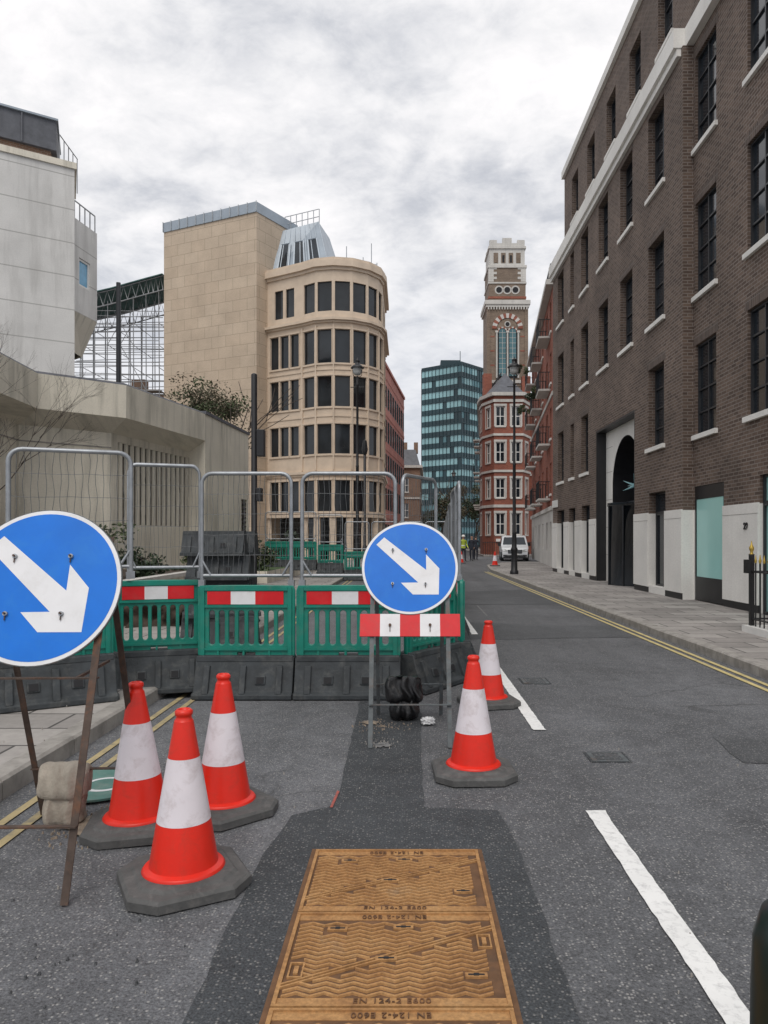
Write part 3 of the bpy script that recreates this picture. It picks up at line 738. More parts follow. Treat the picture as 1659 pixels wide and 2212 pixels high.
# ------------------------------------------------------------------ buildings
def build_right():
    base=(6.3,20,0); g=empty('brick_office_building',base)
    Wb,G,T=MB(),MB(),MB()
    far=[18.75,21.3,23.8,26.3,28.28,30.4]; ww=[1.2,1.2,1.15,1.05,.62,1.15]
    rows=[(3.85,5.9),(7.0,9.1),(10.35,12.45)]
    ops=[]
    for c,w in zip(far,ww):
        for ri,(a,b) in enumerate(rows):
            if ri==0 and c in (21.3,23.8): continue
            ops.append((32-c-w/2,32-c+w/2,a,b,2,4))
    gy=[(18.05,19.3),(25.55,26.75),(27.75,28.85),(29.7,31.1)]
    gops=[(32-b,32-a,.3,2.7,1,1,M['glass'],1) for a,b in gy]
    ar0,ar1=32-24.7,32-20.5
    segs=[(0,ar0),(ar0,ar1),(ar1,15.08)]
    for (s0,s1) in segs:
        a=(6.3,32-s0); b=(6.3,32-s1)
        sh=[(o[0]-s0,o[1]-s0)+tuple(o[2:]) for o in ops+gops if o[0]>=s0-.01 and o[1]<=s1+.01]
        if (s0,s1)==(ar0,ar1):
            wall(Wb,G,a,b,5.1,12.8,sh,M['brick'],.24,M['glass'],M['frame'],.045,sill=M['stone'],T=T)
        else:
            wall(Wb,G,a,b,2.17,12.8,sh,M['brick'],.24,M['glass'],M['frame'],.045,sill=M['stone'],T=T)
            wall(Wb,G,a,b,.12,2.17,sh,M['stone'],.24,M['glass'],M['frame'],.045)
    for c,w in zip(far,ww):
        for ri,(a,b) in enumerate(rows):
            if ri==0 and c in (21.3,23.8): continue
            T.box(6.296,6.325,c-w/2-.1,c+w/2+.1,b+.003,b+.22,M['brick_head'])
    Wb.box(6.304,6.62,24.62,24.7,.12,5.1,M['blackmetal']); Wb.box(6.304,6.62,20.5,20.56,.12,5.1,M['blackmetal']); Wb.box(6.304,6.62,20.56,24.62,5.03,5.1,M['blackmetal'])
    xs=6.62; ya,yb=20.95,23.85; zc=3.2; rad=(yb-ya)/2; yc=(ya+yb)/2
    def q(y0,z0,y1,z1,y2,z2,y3,z3,m=M['stone'],x=xs): T.face([(x,y0,z0),(x,y1,z1),(x,y2,z2),(x,y3,z3)],m)
    q(24.7,.12,yb,.12,yb,zc,24.7,zc); q(ya,.12,20.5,.12,20.5,zc,ya,zc)
    n=24; arc=[(yc+rad*math.cos(math.pi*k/n),zc+rad*math.sin(math.pi*k/n)) for k in range(n+1)]
    q(24.7,zc,yb,zc,yb,5.1,24.7,5.1); q(ya,zc,20.5,zc,20.5,5.1,ya,5.1)
    for k in range(n):
        (y0,z0),(y1,z1)=arc[k],arc[k+1]; q(y0,z0,y1,z1,y1,5.1,y0,5.1)
        T.face([(xs,y0,z0),(xs,y1,z1),(xs+.7,y1,z1),(xs+.7,y0,z0)],M['blackmetal'])
    for yy in (ya,yb): T.face([(xs,yy,.12),(xs+.7,yy,.12),(xs+.7,yy,zc),(xs,yy,zc)],M['blackmetal'])
    for z in (1.0,1.9,2.8,3.7,4.5): T.box(xs-.003,xs+.01,yb+.01,24.6,z-.006,z+.006,M['kerb'])
    G.face([(xs+.68,ya,.12),(xs+.68,yb,.12),(xs+.68,yb,4.7),(xs+.68,ya,4.7)],M['glass'])
    for yy in (ya+.3,ya+.95,yc,yb-.95,yb-.3): G.box(xs+.55,xs+.66,yy-.03,yy+.03,.12,2.6,M['frame'])
    G.box(xs+.45,xs+.66,ya,yb,2.6,2.72,M['frame'])
    G.lathe(xs+.35,yc,[(.85,.13),(.85,2.5),(.88,2.5),(.88,2.6)],M['glass'],24)
    for k in range(8): G.tube([(xs+.35+.87*math.cos(k*.785),yc+.87*math.sin(k*.785),.12),(xs+.35+.87*math.cos(k*.785),yc+.87*math.sin(k*.785),2.5)],.025,M['frame'],5)
    random.seed(2)
    c=V((xs+.2,yc-.3,3.1))
    for k in range(14):
        dv=V((random.uniform(-1,1),random.uniform(-1,1),random.uniform(-1,1))).normalized()*.42
        G.tube([c,c+dv],[.05,.003],M['gt1'],5)
    G.tube([c,c+V((0,0,1.3))],.008,M['frame'],4)
    for (s0,s1) in ((16.92,18.05),(19.3,20.5),(24.7,25.55),(26.75,27.75),(28.85,29.7),(31.1,32)):
        T.box(6.262,6.31,s0+.004,s1-.004,.27,2.19,M['stone']); T.box(6.285,6.31,s0+.01,s1-.01,.12,.268,M['blackmetal'])
        T.box(6.258,6.27,s0+.002,s1-.002,1.985,1.993,M['kerb'])
    for (s0,s1) in ((13.75,15.3),(10.8,12.4),(6,9.5)):
        T.box(6.512,6.56,s0+.004,s1-.004,.27,2.19,M['stone']); T.box(6.535,6.56,s0+.01,s1-.01,.12,.268,M['blackmetal'])
        T.box(6.508,6.52,s0+.002,s1-.002,1.985,1.993,M['kerb'])
    A,B=(6.55,16.92),(6.55,6)
    nc=[16.25,13.67,11.1,8.5]; ops=[(16.92-c-.57,16.92-c+.57,a,b,2,4) for c in nc for a,b in rows]
    go=[(.04,16.92-15.3,.12,2.7,1,1,M['interior'],1),(16.92-13.75,16.92-12.4,.12,2.7,2,1,M['glass_teal_lit'],1),(16.92-10.8,16.92-9.5,.3,2.7,1,1,M['glass'],1)]
    wall(Wb,G,A,B,2.17,12.8,ops+go,M['brick'],.12,M['glass'],M['frame'],.045,sill=M['stone'],T=T)
    wall(Wb,G,A,B,.12,2.17,go,M['stone'],.12,M['glass'],M['frame'],.045)
    G.box(6.575,6.60,15.36,16.80,.66,2.40,M['glass_teal_lit'])
    G.box(6.565,6.60,15.31,16.87,.13,.655,M['blackmetal']); G.box(6.565,6.60,15.31,16.87,2.405,2.69,M['blackmetal'])
    G.box(6.562,6.60,15.31,15.355,.657,2.403,M['blackmetal']); G.box(6.562,6.60,16.805,16.87,.657,2.403,M['blackmetal'])
    for c in nc:
        for a,b in rows: T.box(6.546,6.575,c-.67,c+.67,b+.003,b+.22,M['brick_head'])
    wall(Wb,G,(6.3,16.92),(6.55,16.92),2.17,12.8,[],M['brick']); wall(Wb,G,(6.3,16.92),(6.55,16.92),.12,2.17,[],M['stone'])
    T.box(6.12,6.6,17.0,32.05,12.8,13.25,M['stone']); T.box(6.38,6.86,6,16.995,12.802,13.252,M['stone']); T.box(6.20,6.6,17.02,32.03,12.62,12.798,M['stone'])
    ops=[(32-c-.55,32-c+.55,14.55,16.35,2,3) for c in (30,27.4,24.7,22.1,19.5,16.9,14.3,11.7,9.1)]
    wall(Wb,G,(6.8,32),(6.8,6),13.25,17.1,ops,M['brick'],.24,M['glass'],M['frame'],.045,sill=M['stone'],T=T)
    T.box(6.68,7.1,6,32.08,17.1,17.4,M['stone'])
    wall(Wb,G,(22,32),(6.3,32),.12,12.8,[],M['brick']); wall(Wb,G,(22,32),(6.8,32),12.8,17.1,[],M['brick'])
    wall(Wb,G,(6.55,6),(22,6),.12,17.1,[],M['brick'])
    Wb.face([(6.8,6,17.2),(22,6,17.2),(22,32,17.2),(6.8,32,17.2)],M['slate'])
    Wb.build('walls',g,base); G.build('windows',g,base); T.build('stone_trim',g,base)
    t=bpy.data.curves.new('number','FONT'); t.body='29'; t.size=.18; t.extrude=.006; t.offset=.005; t.align_x='CENTER'; t.align_y='CENTER'; t.materials.append(M['blackmetal'])
    o=bpy.data.objects.new('number_29',t); link(o); o.location=(6.50,14.22,1.75); o.rotation_euler=(R(90),0,R(-90)); o.parent=g; o.matrix_parent_inverse=Matrix.Translation(-V(base))
    mb=MB(); mb.box(6.24,6.29,30.9,31.9,2.85,3.15,M['white']); mb.build('street_name_plate',g,base)
build_right()

def balcony_building():
    base=(8,45,0); g=empty('red_brick_flats',base); Wb,G,T=MB(),MB(),MB()
    A,B=(9.0,53.5),(7.15,36.3); L=(V(B)-V(A)).length
    cols=[1.6,4.6,7.6,10.6,13.6,15.9]; ops=[(c-.5,c+.5,z,z+1.6,2,2) for c in cols for z in (3.8,6.6,9.4,12.0)]
    P,lb=wall(Wb,G,A,B,3.0,14.0,ops,M['red_brick'],.15,M['glass'],M['white'],.06,sill=M['stone'],T=T)
    wall(Wb,G,A,B,.12,3.0,[(c-.5,c+.5,.9,2.4) for c in cols],M['stone_far'],.15,M['glass'],M['white'],.06)
    lb(T,0,L,-.05,.1,2.95,3.15,M['stone_far']); lb(T,-.1,L+.1,-.1,.35,14.0,14.25,M['stone_far']); lb(T,0,L,-.1,.05,8.6,8.8,M['stone_far'])
    for c in (3.1,9.1,14.7):
        for z in (3.5,6.3,9.1,11.8):
            lb(T,c-1.1,c+1.1,.0,.6,z,z+.1,M['stone_far'])
            for k in range(12):
                u=c-1.08+2.16*k/11; lb(T,u-.012,u+.012,.56,.585,z+.1,z+.95,M['blackmetal'])
            lb(T,c-1.1,c+1.1,.55,.60,z+.95,z+1.0,M['blackmetal'])
            for u in (c-1.1,c+1.08):
                lb(T,u,u+.02,.02,.55,z+.93,z+.97,M['blackmetal'])
                for k in range(4): lb(T,u,u+.02,.08+k*.14,.105+k*.14,z+.1,z+.93,M['blackmetal'])
    for k in range(40):
        u=L*k/39; lb(T,u-.015,u+.015,.1,.13,14.25,15.0,M['blackmetal'])
    lb(T,0,L,.09,.14,15.0,15.05,M['blackmetal'])
    wall(Wb,G,B,(14,36.3),.12,14.0,[],M['red_brick'])
    Wb.face([P(0,0,14.2),P(L,0,14.2),(16,36.3,14.2),(16,53.5,14.2)],M['slate'])
    lb(T,2,L-1,-3,-1.5,14.2,16.0,M['white'])
    Wb.build('walls',g,base); G.build('windows',g,base); T.build('balconies_and_trim',g,base)
balcony_building()

def mansion():
    base=(8.6,67,0); g=empty('red_brick_mansion_block',base); Wb,G,T=MB(),MB(),MB()
    rows=[(1.9,3.85),(5.2,6.95),(8.4,10.2),(11.6,13.4)]
    pts=[(9.2,92),(6.95,70.6),(6.95,68.2),(7.75,66),(10.3,66),(11.3,68.2),(11.3,70),(18,70)]
    defs=[[2+3*k for k in range(7)],[1.2],[1.15],[.55,1.95],[1.2],[],[1.5,4]]
    for i in range(len(pts)-1):
        L=(V(pts[i+1])-V(pts[i])).length
        ops=[(c-.42,c+.42,a,b,2,2) for c in defs[i] for a,b in rows if c+.42<L]
        P,lb=wall(Wb,G,pts[i],pts[i+1],.12,14.3,ops,M['red_brick'],.15,M['glass'],M['white'],.08,sill=M['stone_far'],T=T)
        for o in ops:
            for u in (o[0]-.14,o[1]): lb(T,u+.002,u+.138,-.02,.035,o[2],o[3],M['stone_far'])
            lb(T,o[0]-.16,o[1]+.16,-.02,.05,o[3]+.002,o[3]+.2,M['stone_far'])
    for (z0,z1,w) in ((4.35,4.6,.1),(7.5,7.7,.1),(10.75,10.95,.1),(13.75,14.0,.12),(14.3,14.6,.3)):
        T.sweep(pts,-.05,w,z0,z1,M['stone_far'])
    ap=(9.1,69,17.0); rp=[(7.0,70.4),(7.0,68.3),(7.8,66.2),(10.2,66.2),(11.2,68.3),(11.2,70.4)]
    for i in range(len(rp)):
        a,b=rp[i],rp[(i+1)%len(rp)]; Wb.face([(a[0],a[1],14.6),(b[0],b[1],14.6),ap],M['slate'])
    Wb.face([(6.95,70.6,14.6),(9.2,92,14.6),(11,92,17.5),(9,70.6,17.5)],M['slate'])
    Wb.box(7.2,8.0,70,71,14.6,17.2,M['red_brick']); Wb.box(10.9,11.7,70.2,71,14.6,17.0,M['red_brick'])
    d=(V(pts[0])-V(pts[1])).normalized(); n=V((-d.y,d.x))
    for yy in (3,8,13):
        for z in (4.8,8.0,11.2):
            c=V(pts[1])+d*yy
            q=[c+d*(-.9)+n*0,c+d*.9+n*0,c+d*.9+n*.7,c-d*.9+n*.7]
            T.prism([(p.x,p.y) for p in q],z,z+.12,M['stone_far'])
            for k in range(8):
                p=c+d*(-.88+1.76*k/7)+n*.68; T.tube([(p.x,p.y,z+.1),(p.x,p.y,z+.95)],.015,M['blackmetal'],4)
            T.bar((q[2].x,q[2].y,z+.95),(q[3].x,q[3].y,z+.95),.05,.05,M['blackmetal'])
    T.box(7.9,9.6,65.86,65.99,1.3,1.55,M['white'])
    Wb.build('walls',g,base); G.build('windows',g,base); T.build('stone_trim',g,base)
mansion()

def tower():
    cx,cy=9.75,74; base=(cx,cy,0); g=empty('bell_tower',base); Wb,T,G=MB(),MB(),MB()
    h=1.96; yf=cy-h
    Wb.box(cx-h,cx+h,cy-h,cy+h,0,24.2,M['tower_brick'])
    for sx in (-1,1):
        T.box(cx+sx*h-(.28 if sx>0 else .05),cx+sx*h+(.05 if sx>0 else .28),yf-.07,yf+.3,0,23.9,M['tower_brick'])
    T.box(cx-h-.15,cx+h+.15,yf-.15,cy+h+.15,24.1,24.35,M['stone_far']); T.box(cx-h-.25,cx+h+.25,yf-.25,cy+h+.25,24.35,24.75,M['stone_far'])
    for k in range(15):
        x=cx-h+.1+k*(2*h-.2)/14; T.box(x-.06,x+.06,yf-.2,yf,23.85,24.098,M['stone_far'])
    h2=1.8; y2=cy-h2
    Wb.box(cx-h2,cx+h2,y2,cy+h2,24.75,28.0,M['tower_brick'])
    T.box(cx-h2-.06,cx+h2+.06,y2-.06,cy+h2+.06,25.0,25.2,M['red_brick']); T.box(cx-h2-.08,cx+h2+.08,y2-.08,cy+h2+.08,26.45,26.6,M['stone_far'])
    def disc(x,z,r,y,m,n=24):
        G.tube([(x,y,z),(x,y-.03,z)],r,m,n,True,False)
    for k in (-1,0,1):
        disc(cx+k*.8,25.85,.42,y2+.01,M['stone_far']); disc(cx+k*.8,25.85,.28,y2-.025,M['interior'])
    for sx in (-1,1):
        for k in range(6):
            w=.75 if k%2 else .45; x0=cx+sx*h2; T.box(min(x0,x0-sx*w)-.03,max(x0,x0-sx*w)+.03,y2-.035,y2+.5,26.65+k*.24,26.65+k*.24+.235,M['stone_far'])
    T.box(cx-h2-.1,cx+h2+.1,y2-.1,cy+h2+.1,28.0,28.25,M['stone_far'])
    h3=1.72; y3=cy-h3
    Wb.box(cx-h3,cx+h3,y3,cy+h3,28.25,30.0,M['stone_far'])
    for k in (-1.1,-.37,.37,1.1):
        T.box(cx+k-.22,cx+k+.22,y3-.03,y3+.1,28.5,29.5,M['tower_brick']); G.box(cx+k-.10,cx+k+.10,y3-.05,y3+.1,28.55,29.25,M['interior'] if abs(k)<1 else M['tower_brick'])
    for sd in (-1,1):
        T.box(cx+sd*h3-.04*sd-.03,cx+sd*h3+.03,y3+.3,cy+h3-.3,28.5,29.5,M['tower_brick'])
    T.box(cx-h3-.12,cx+h3+.12,y3-.12,cy+h3+.12,29.9,30.12,M['stone_far'])
    for (a,b,zt) in ((-h3,-1.0,30.75),(-.45,.45,30.95),(1.0,h3,30.75)):
        T.box(cx+a,cx+b,y3-.02,y3+.35,30.12,zt,M['stone_far']); T.box(cx+a,cx+b,cy+h3-.35,cy+h3,30.12,zt,M['stone_far'])
    T.box(cx-1.0,cx-.45,y3,y3+.3,30.12,30.45,M['stone_far']); T.box(cx+.45,cx+1.0,y3,y3+.3,30.12,30.45,M['stone_far'])
    zs=22.0
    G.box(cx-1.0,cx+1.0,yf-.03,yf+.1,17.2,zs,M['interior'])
    n=16; G.face([(cx+1.0*math.cos(math.pi*k/n),yf-.03,zs+1.0*math.sin(math.pi*k/n)) for k in range(n+1)][::-1],M['tower_brick'])
    for sx in (-.5,.5):
        G.box(cx+sx-.33,cx+sx+.33,yf-.06,yf,17.4,21.7,M['gt2'])
        G.face([(cx+sx+.33*math.cos(math.pi*k/12),yf-.06,21.7+.33*math.sin(math.pi*k/12)) for k in range(13)][::-1],M['gt2'])
        for k in range(9): G.box(cx+sx-.33,cx+sx+.33,yf-.075,yf,17.6+k*.5,17.63+k*.5,M['stone_far'])
        G.box(cx+sx-.015,cx+sx+.015,yf-.08,yf,17.4,21.9,M['stone_far'])
    for x in (-1.05,0,1.05): T.tube([(cx+x,yf-.08,17.2),(cx+x,yf-.08,21.6)],.09,M['stone_far'],8); T.box(cx+x-.14,cx+x+.14,yf-.18,yf,21.6,21.8,M['stone_far'])
    for (x0,r0,r1,zz,nn) in ((0,1.05,1.5,zs,15),(-.5,.36,.5,21.7,7),(.5,.36,.5,21.7,7)):
        for k in range(nn):
            a0,a1=math.pi*k/nn,math.pi*(k+1)/nn; m=M['red_brick'] if k%2==0 else M['stone_far']
            T.hexa([(cx+x0+r*math.cos(a),yf-.1,zz+r*math.sin(a)) for a,r in ((a0,r0),(a0,r1),(a1,r1),(a1,r0))],[(cx+x0+r*math.cos(a),yf+.02,zz+r*math.sin(a)) for a,r in ((a0,r0),(a0,r1),(a1,r1),(a1,r0))],m)
    disc(cx,22.45,.3,yf-.03,M['stone_far']); disc(cx,22.45,.2,yf-.065,M['interior'])
    T.box(cx-h-.1,cx+h+.1,yf-.12,cy+h+.1,16.7,17.0,M['stone_far'])
    for z in (18.4,19.8,21.2):
        for sx in (-1,1): T.box(cx+sx*1.55-.3,cx+sx*1.55+.3,yf-.02,yf+.05,z,z+.12,M['red_brick'])
    Wb.build('walls',g,base); T.build('stone_trim',g,base); G.build('openings',g,base)
tower()

def glass_tower():
    base=(7,112,0); g=empty('glass_office_tower',base); G,T=MB(),MB(); random.seed(11)
    pts=[(2.17,112.5),(7.9,108),(12.6,113.5),(7,119)]
    H=27; nf=16; fh=H/nf
    for i in range(3):
        A,B=V(pts[i]),V(pts[i+1]); L=(B-A).length; d=(B-A)/L; n=V((d.y,-d.x)); nc=max(4,int(L/.62))
        for c in range(nc):
            for f in range(nf):
                u0,u1=L*c/nc,L*(c+1)/nc; z0,z1=f*fh,(f+1)*fh
                rr_=random.random()
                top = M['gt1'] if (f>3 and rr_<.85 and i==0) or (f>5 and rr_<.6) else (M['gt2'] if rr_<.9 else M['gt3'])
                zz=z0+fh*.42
                a=A+d*u0; b=A+d*u1
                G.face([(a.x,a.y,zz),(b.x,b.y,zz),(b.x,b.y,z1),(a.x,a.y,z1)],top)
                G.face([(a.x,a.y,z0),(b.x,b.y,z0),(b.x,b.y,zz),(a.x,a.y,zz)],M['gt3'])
        for c in range(nc+1):
            p=A+d*(L*c/nc)+n*.04; T.bar((p.x,p.y,0),(p.x,p.y,H+.3),.07,.08,M['mullion'])
        for f in range(nf+1):
            p=A+n*.05; q=B+n*.05; T.bar((p.x,p.y,f*fh),(q.x,q.y,f*fh),.1,.12,M['mullion'],(0,0,1))
    T.prism(pts,H,H+.5,M['mullion']); T.box(5,8,111,114,H+.5,H+1.4,M['mullion']); T.tube([(8,112,H),(8,112,H+3)],.05,M['mullion'],4)
    G.build('glazing',g,base); T.build('mullions',g,base)
glass_tower()

def beige():
    base=(-8,53,0); g=empty('stone_office_building',base); Wb,G,T=MB(),MB(),MB()
    a=[(-18.1,55),(-10.5,51.5),(-8.3,55.4),(-15.9,59.5)]
    Wb.prism(a,.1,24.3,M['beige'])
    a2=[(-18.15,54.95),(-10.5,51.4),(-8.2,55.4),(-15.9,59.6)]
    T.prism(a2,24.3,25.0,M['bluegrey'])
    for k in range(12):
        t=k/11; p=V(a2[0]).lerp(V(a2[1]),t); T.bar((p.x,p.y-.03,24.32),(p.x,p.y-.03,25.05),.05,.05,M['galv'])
    rows=[(3.4,5.5),(7.3,9.3),(10.5,12.55),(13.45,15.7),(16.95,18.95)]
    C=V((-4.9,53)); r=3.12; pts=[(-10.0,52.55),(-7.2,50.9)]
    n=6
    for k in range(1,n+1):
        an=R(-137.6+137.6*k/n); pts.append((C.x+r*math.cos(an),C.y+r*math.sin(an)))
    pts+=[(-1.78,59.5)]
    for i in range(len(pts)-1):
        A,B=pts[i],pts[i+1]; L=(V(B)-V(A)).length
        if i==0: cols=[(.38,1.14),(1.28,2.04),(2.18,2.94)]
        elif i<=n: cols=[(L/2-.51,L/2+.51)]
        else: cols=[(.6+1.3*k,1.6+1.3*k) for k in range(4)]
        ops=[]
        for (u0,u1) in cols:
            for ri,(z0,z1) in enumerate(rows):
                if ri==4 and i==0:
                    continue
                ops.append((u0,u1,z0,z1,1,1))
        if i==0: ops+= [(.75,1.5,16.95,18.95),(1.75,2.5,16.95,18.95)]
        P,lb=wall(Wb,G,A,B,3.0,20.2,ops,M['beige_trim'],.16,M['glass_b'],M['frame'],.05)
        for (u0,u1) in cols:
            for (z0,z1) in rows[:4]:
                lb(T,u0-.06,u0-.002,-.02,.05,z0-.02,z1+.02,M['beige_trim']); lb(T,u1+.002,u1+.06,-.02,.05,z0-.02,z1+.02,M['beige_trim'])
                lb(T,u0-.1,u1+.1,-.02,.08,z0-.14,z0-.02,M['beige_trim']); lb(T,u0-.09,u1+.09,-.02,.07,z1+.02,z1+.12,M['beige_trim'])
        lb(T,-.05,.05,-.02,.09,6.2,16.0,M['beige_trim'])
        q0=P(0,-1.4,0); q1=P(L,-1.4,0)
        G.face([(q0[0],q0[1],.12),(q1[0],q1[1],.12),(q1[0],q1[1],3.1),(q0[0],q0[1],3.1)],M['glass_b'])
        T.box(P(0,-.25,0)[0]-.22,P(0,-.25,0)[0]+.22,P(0,-.25,0)[1]-.22,P(0,-.25,0)[1]+.22,.12,3.0,M['beige_trim'])
    for (z0,z1,w) in ((19.7,19.9,.12),(19.9,20.3,.30),(16.15,16.28,.15),(16.28,16.45,.32),(12.95,13.05,.05),(9.8,9.9,.05),(5.8,5.95,.10),(5.95,6.12,.2),(3.0,3.2,.08),(20.3,20.5,.2)):
        T.sweep(pts,-.06,w,z0,z1,M['beige_trim'])
    Wb.face([(p[0],p[1],20.45) for p in pts]+[(-10.0,60,20.45)],M['bluegrey'])
    Wb.face([(p[0],p[1],3.02) for p in pts]+[(-10.0,60,3.02)],M['beige_trim'])
    wall(Wb,G,(-1.78,59.5),(-10,59.5),.12,20.2,[],M['beige'])
    b=[V((-9.65,52.9,20.4)),V((-5.5,51.8,20.4)),V((-4.6,57,20.4)),V((-9.0,58,20.4))]; t=[V((-9.2,54.0,24.0)),V((-6.5,54.0,24.7)),V((-6.0,57,24.7)),V((-8.5,58,24.3))]
    Wb.hexa(b,t,M['bluegrey'])
    nn=(b[1]-b[0]).cross(t[0]-b[0]).normalized()
    def Q(u,v,o):
        x=b[0].lerp(b[1],u); y=t[0].lerp(t[1],u); return x.lerp(y,v)+nn*o
    for u0,u1 in ((.08,.28),(.38,.58),(.68,.88)):
        G.face([Q(u0,.10,.03),Q(u1,.10,.03),Q(u1,.66,.03),Q(u0,.66,.03)],M['glass'])
        for (a1,a2_) in (((u0,.10),(u0,.66)),((u1,.10),(u1,.66)),((u0,.66),(u1,.66)),((u0,.10),(u1,.10))):
            T.bar(Q(*a1,.03),Q(*a2_,.03),.09,.09,M['bluegrey'])
    for k in range(9): T.bar(Q(k/8,0,.01),Q(k/8,1,.01),.05,.05,M['bluegrey'])
    for k in range(7):
        x=-9.0+k*.42; z=24.1+k*.1; T.tube([(x,54.4,z),(x,54.4,z+1.1)],.03,M['galv'],5)
    for z in (.55,1.1): T.tube([(-9.0,54.4,24.1+z),(-6.5,54.4,24.7+z)],.03,M['galv'],5)
    for (x,h) in ((-4.4,2.2),(-3.8,1.0),(-3.2,1.4),(-2.6,2.4),(-2.2,1.0)):
        T.tube([(x,53.5,20.5),(x,53.5,20.5+h)],.03,M['galv'],5)
    for z in (20.9,21.4): T.tube([(-5,53.5,z),(-2.2,53.5,z)],.025,M['galv'],5)
    Wb.build('walls',g,base); G.build('windows',g,base); T.build('stone_trim',g,base)
beige()

def pink():
    base=(-2,68,0); g=empty('terracotta_building',base); Wb,G,T=MB(),MB(),MB()
    A,B=(-2.1,60),(-.35,77.5); L=(V(B)-V(A)).length
    ops=[(.4+1.75*k,1.6+1.75*k,z,z+1.9,1,1) for k in range(10) for z in (.9,4.0,6.9,9.8,12.7)]
    P,lb=wall(Wb,G,A,B,.12,16.1,ops,M['pink_brick'],.05,M['glass_b'],M['frame'],.07)
    for z in (3.3,6.2,9.1,12.0,15.1): lb(T,0,L,-.02,.03,z,z+.3,M['pink_brick'])
    lb(T,-.1,L,-6,.12,16.1,16.35,M['pink_brick'])
    wall(Wb,G,B,(-10,77.5),.12,16.1,[],M['pink_brick'])
    wall(Wb,G,(-8,60.0),A,.12,16.1,[],M['pink_brick'])
    Wb.build('walls',g,base); G.build('windows',g,base); T.build('string_courses',g,base)
    base=(0,95,0); g=empty('brown_brick_building',base); Wb,G,T=MB(),MB(),MB()
    pts=[(-1.0,88),(1.5,88),(2.0,104)]
    for i in range(2):
        L=(V(pts[i+1])-V(pts[i])).length
        ops=[(.35+1.4*k,1.15+1.4*k,z,z+1.7,2,2) for k in range(int((L-.5)/1.4)) for z in (1.0,4.1,7.1)]
        wall(Wb,G,pts[i],pts[i+1],.12,10,ops,M['brown_brick'],.15,M['glass'],M['white'],.07,sill=M['stone_far'],T=T)
    T.sweep(pts,-.1,.3,10,10.3,M['stone_far']); T.sweep(pts,-.1,.1,6.3,6.5,M['stone_far'])
    Wb.hexa([(-1,88,10.3),(1.5,88,10.3),(2,104,10.3),(-1,104,10.3)],[(-.6,89,12.3),(1.0,89,12.3),(1.2,104,12.3),(-.6,104,12.3)],M['slate'])
    for x in (-.5,.8): Wb.box(x,x+.5,90,91,12,13.3,M['brown_brick'])
    Wb.build('walls',g,base); G.build('windows',g,base); T.build('trim',g,base)
pink()

def brutalist():
    base=(-15,30,0); g=empty('concrete_tower_block',base); Wb,G,T=MB(),MB(),MB()
    Wb.prism([(-24,23.3),(-13.5,30),(-14.7,32.6),(-26,31)],.1,16.5,M['concrete'])
    T.sweep([(-24,23.3),(-13.5,30),(-14.7,32.6)],-.1,.08,16.5,16.75,M['concrete_low'])
    P,lb=wall(Wb,G,(-13.55,30.05),(-13.3,31.7),10.8,14.6,[(.35,1.15,11.95,13.1,1,1)],M['concrete'],.1,M['bluewin'],M['white'],.09)
    wall(Wb,G,(-13.3,31.7),(-15,32.8),10.8,14.6,[],M['concrete'])
    Wb.face([(-13.55,30.05,14.6),(-13.3,31.7,14.6),(-15,32.8,14.6),(-14.8,30,14.6)],M['concrete'])
    Wb.face([(-13.55,30.05,10.8),(-13.3,31.7,10.8),(-13.95,31.7,9.3),(-13.9,30.6,9.3)],M['concrete_low'])
    Wb.face([(-13.3,31.7,10.8),(-15,32.8,10.8),(-15,32.6,9.3),(-13.95,31.7,9.3)],M['concrete_low'])
    for k in range(5):
        t=k/4; p=V((-13.55,30.1)).lerp(V((-13.35,31.6)),t); T.tube([(p.x,p.y,14.6),(p.x,p.y,15.3)],.025,M['scaf'],5)
    T.bar((-13.55,30.1,15.3),(-13.35,31.6,15.3),.04,.04,M['scaf'])
    Wb.prism([(-24,24.5),(-14.7,30.5),(-15.6,32.8),(-26,31)],16.5,17.5,M['brown_brick'])
    T.prism([(-24.2,24.2),(-14.45,30.45),(-15.5,33.0),(-26,31.2)],17.5,18.7,M['slate'])
    T.prism([(-24.2,24.1),(-14.35,30.4),(-15.5,33.1),(-26,31.3)],18.7,18.78,M['bluegrey'])
    for k in range(9):
        p=V((-24.2,24.15)).lerp(V((-14.4,30.42)),k/9); T.bar((p.x,p.y,17.52),(p.x,p.y,18.68),.05,.05,M['slate'])
    for k in range(5): T.tube([(-14.35-.04*k,30.5+.5*k,16.7),(-14.35-.04*k,30.5+.5*k,18.2)],.02,M['scaf'],4)
    T.tube([(-14.35,30.5,18.2),(-14.5,32.5,18.2)],.025,M['scaf'],4)
    Wb.build('walls',g,base); G.build('window',g,base); T.build('roof_and_railings',g,base)
brutalist()

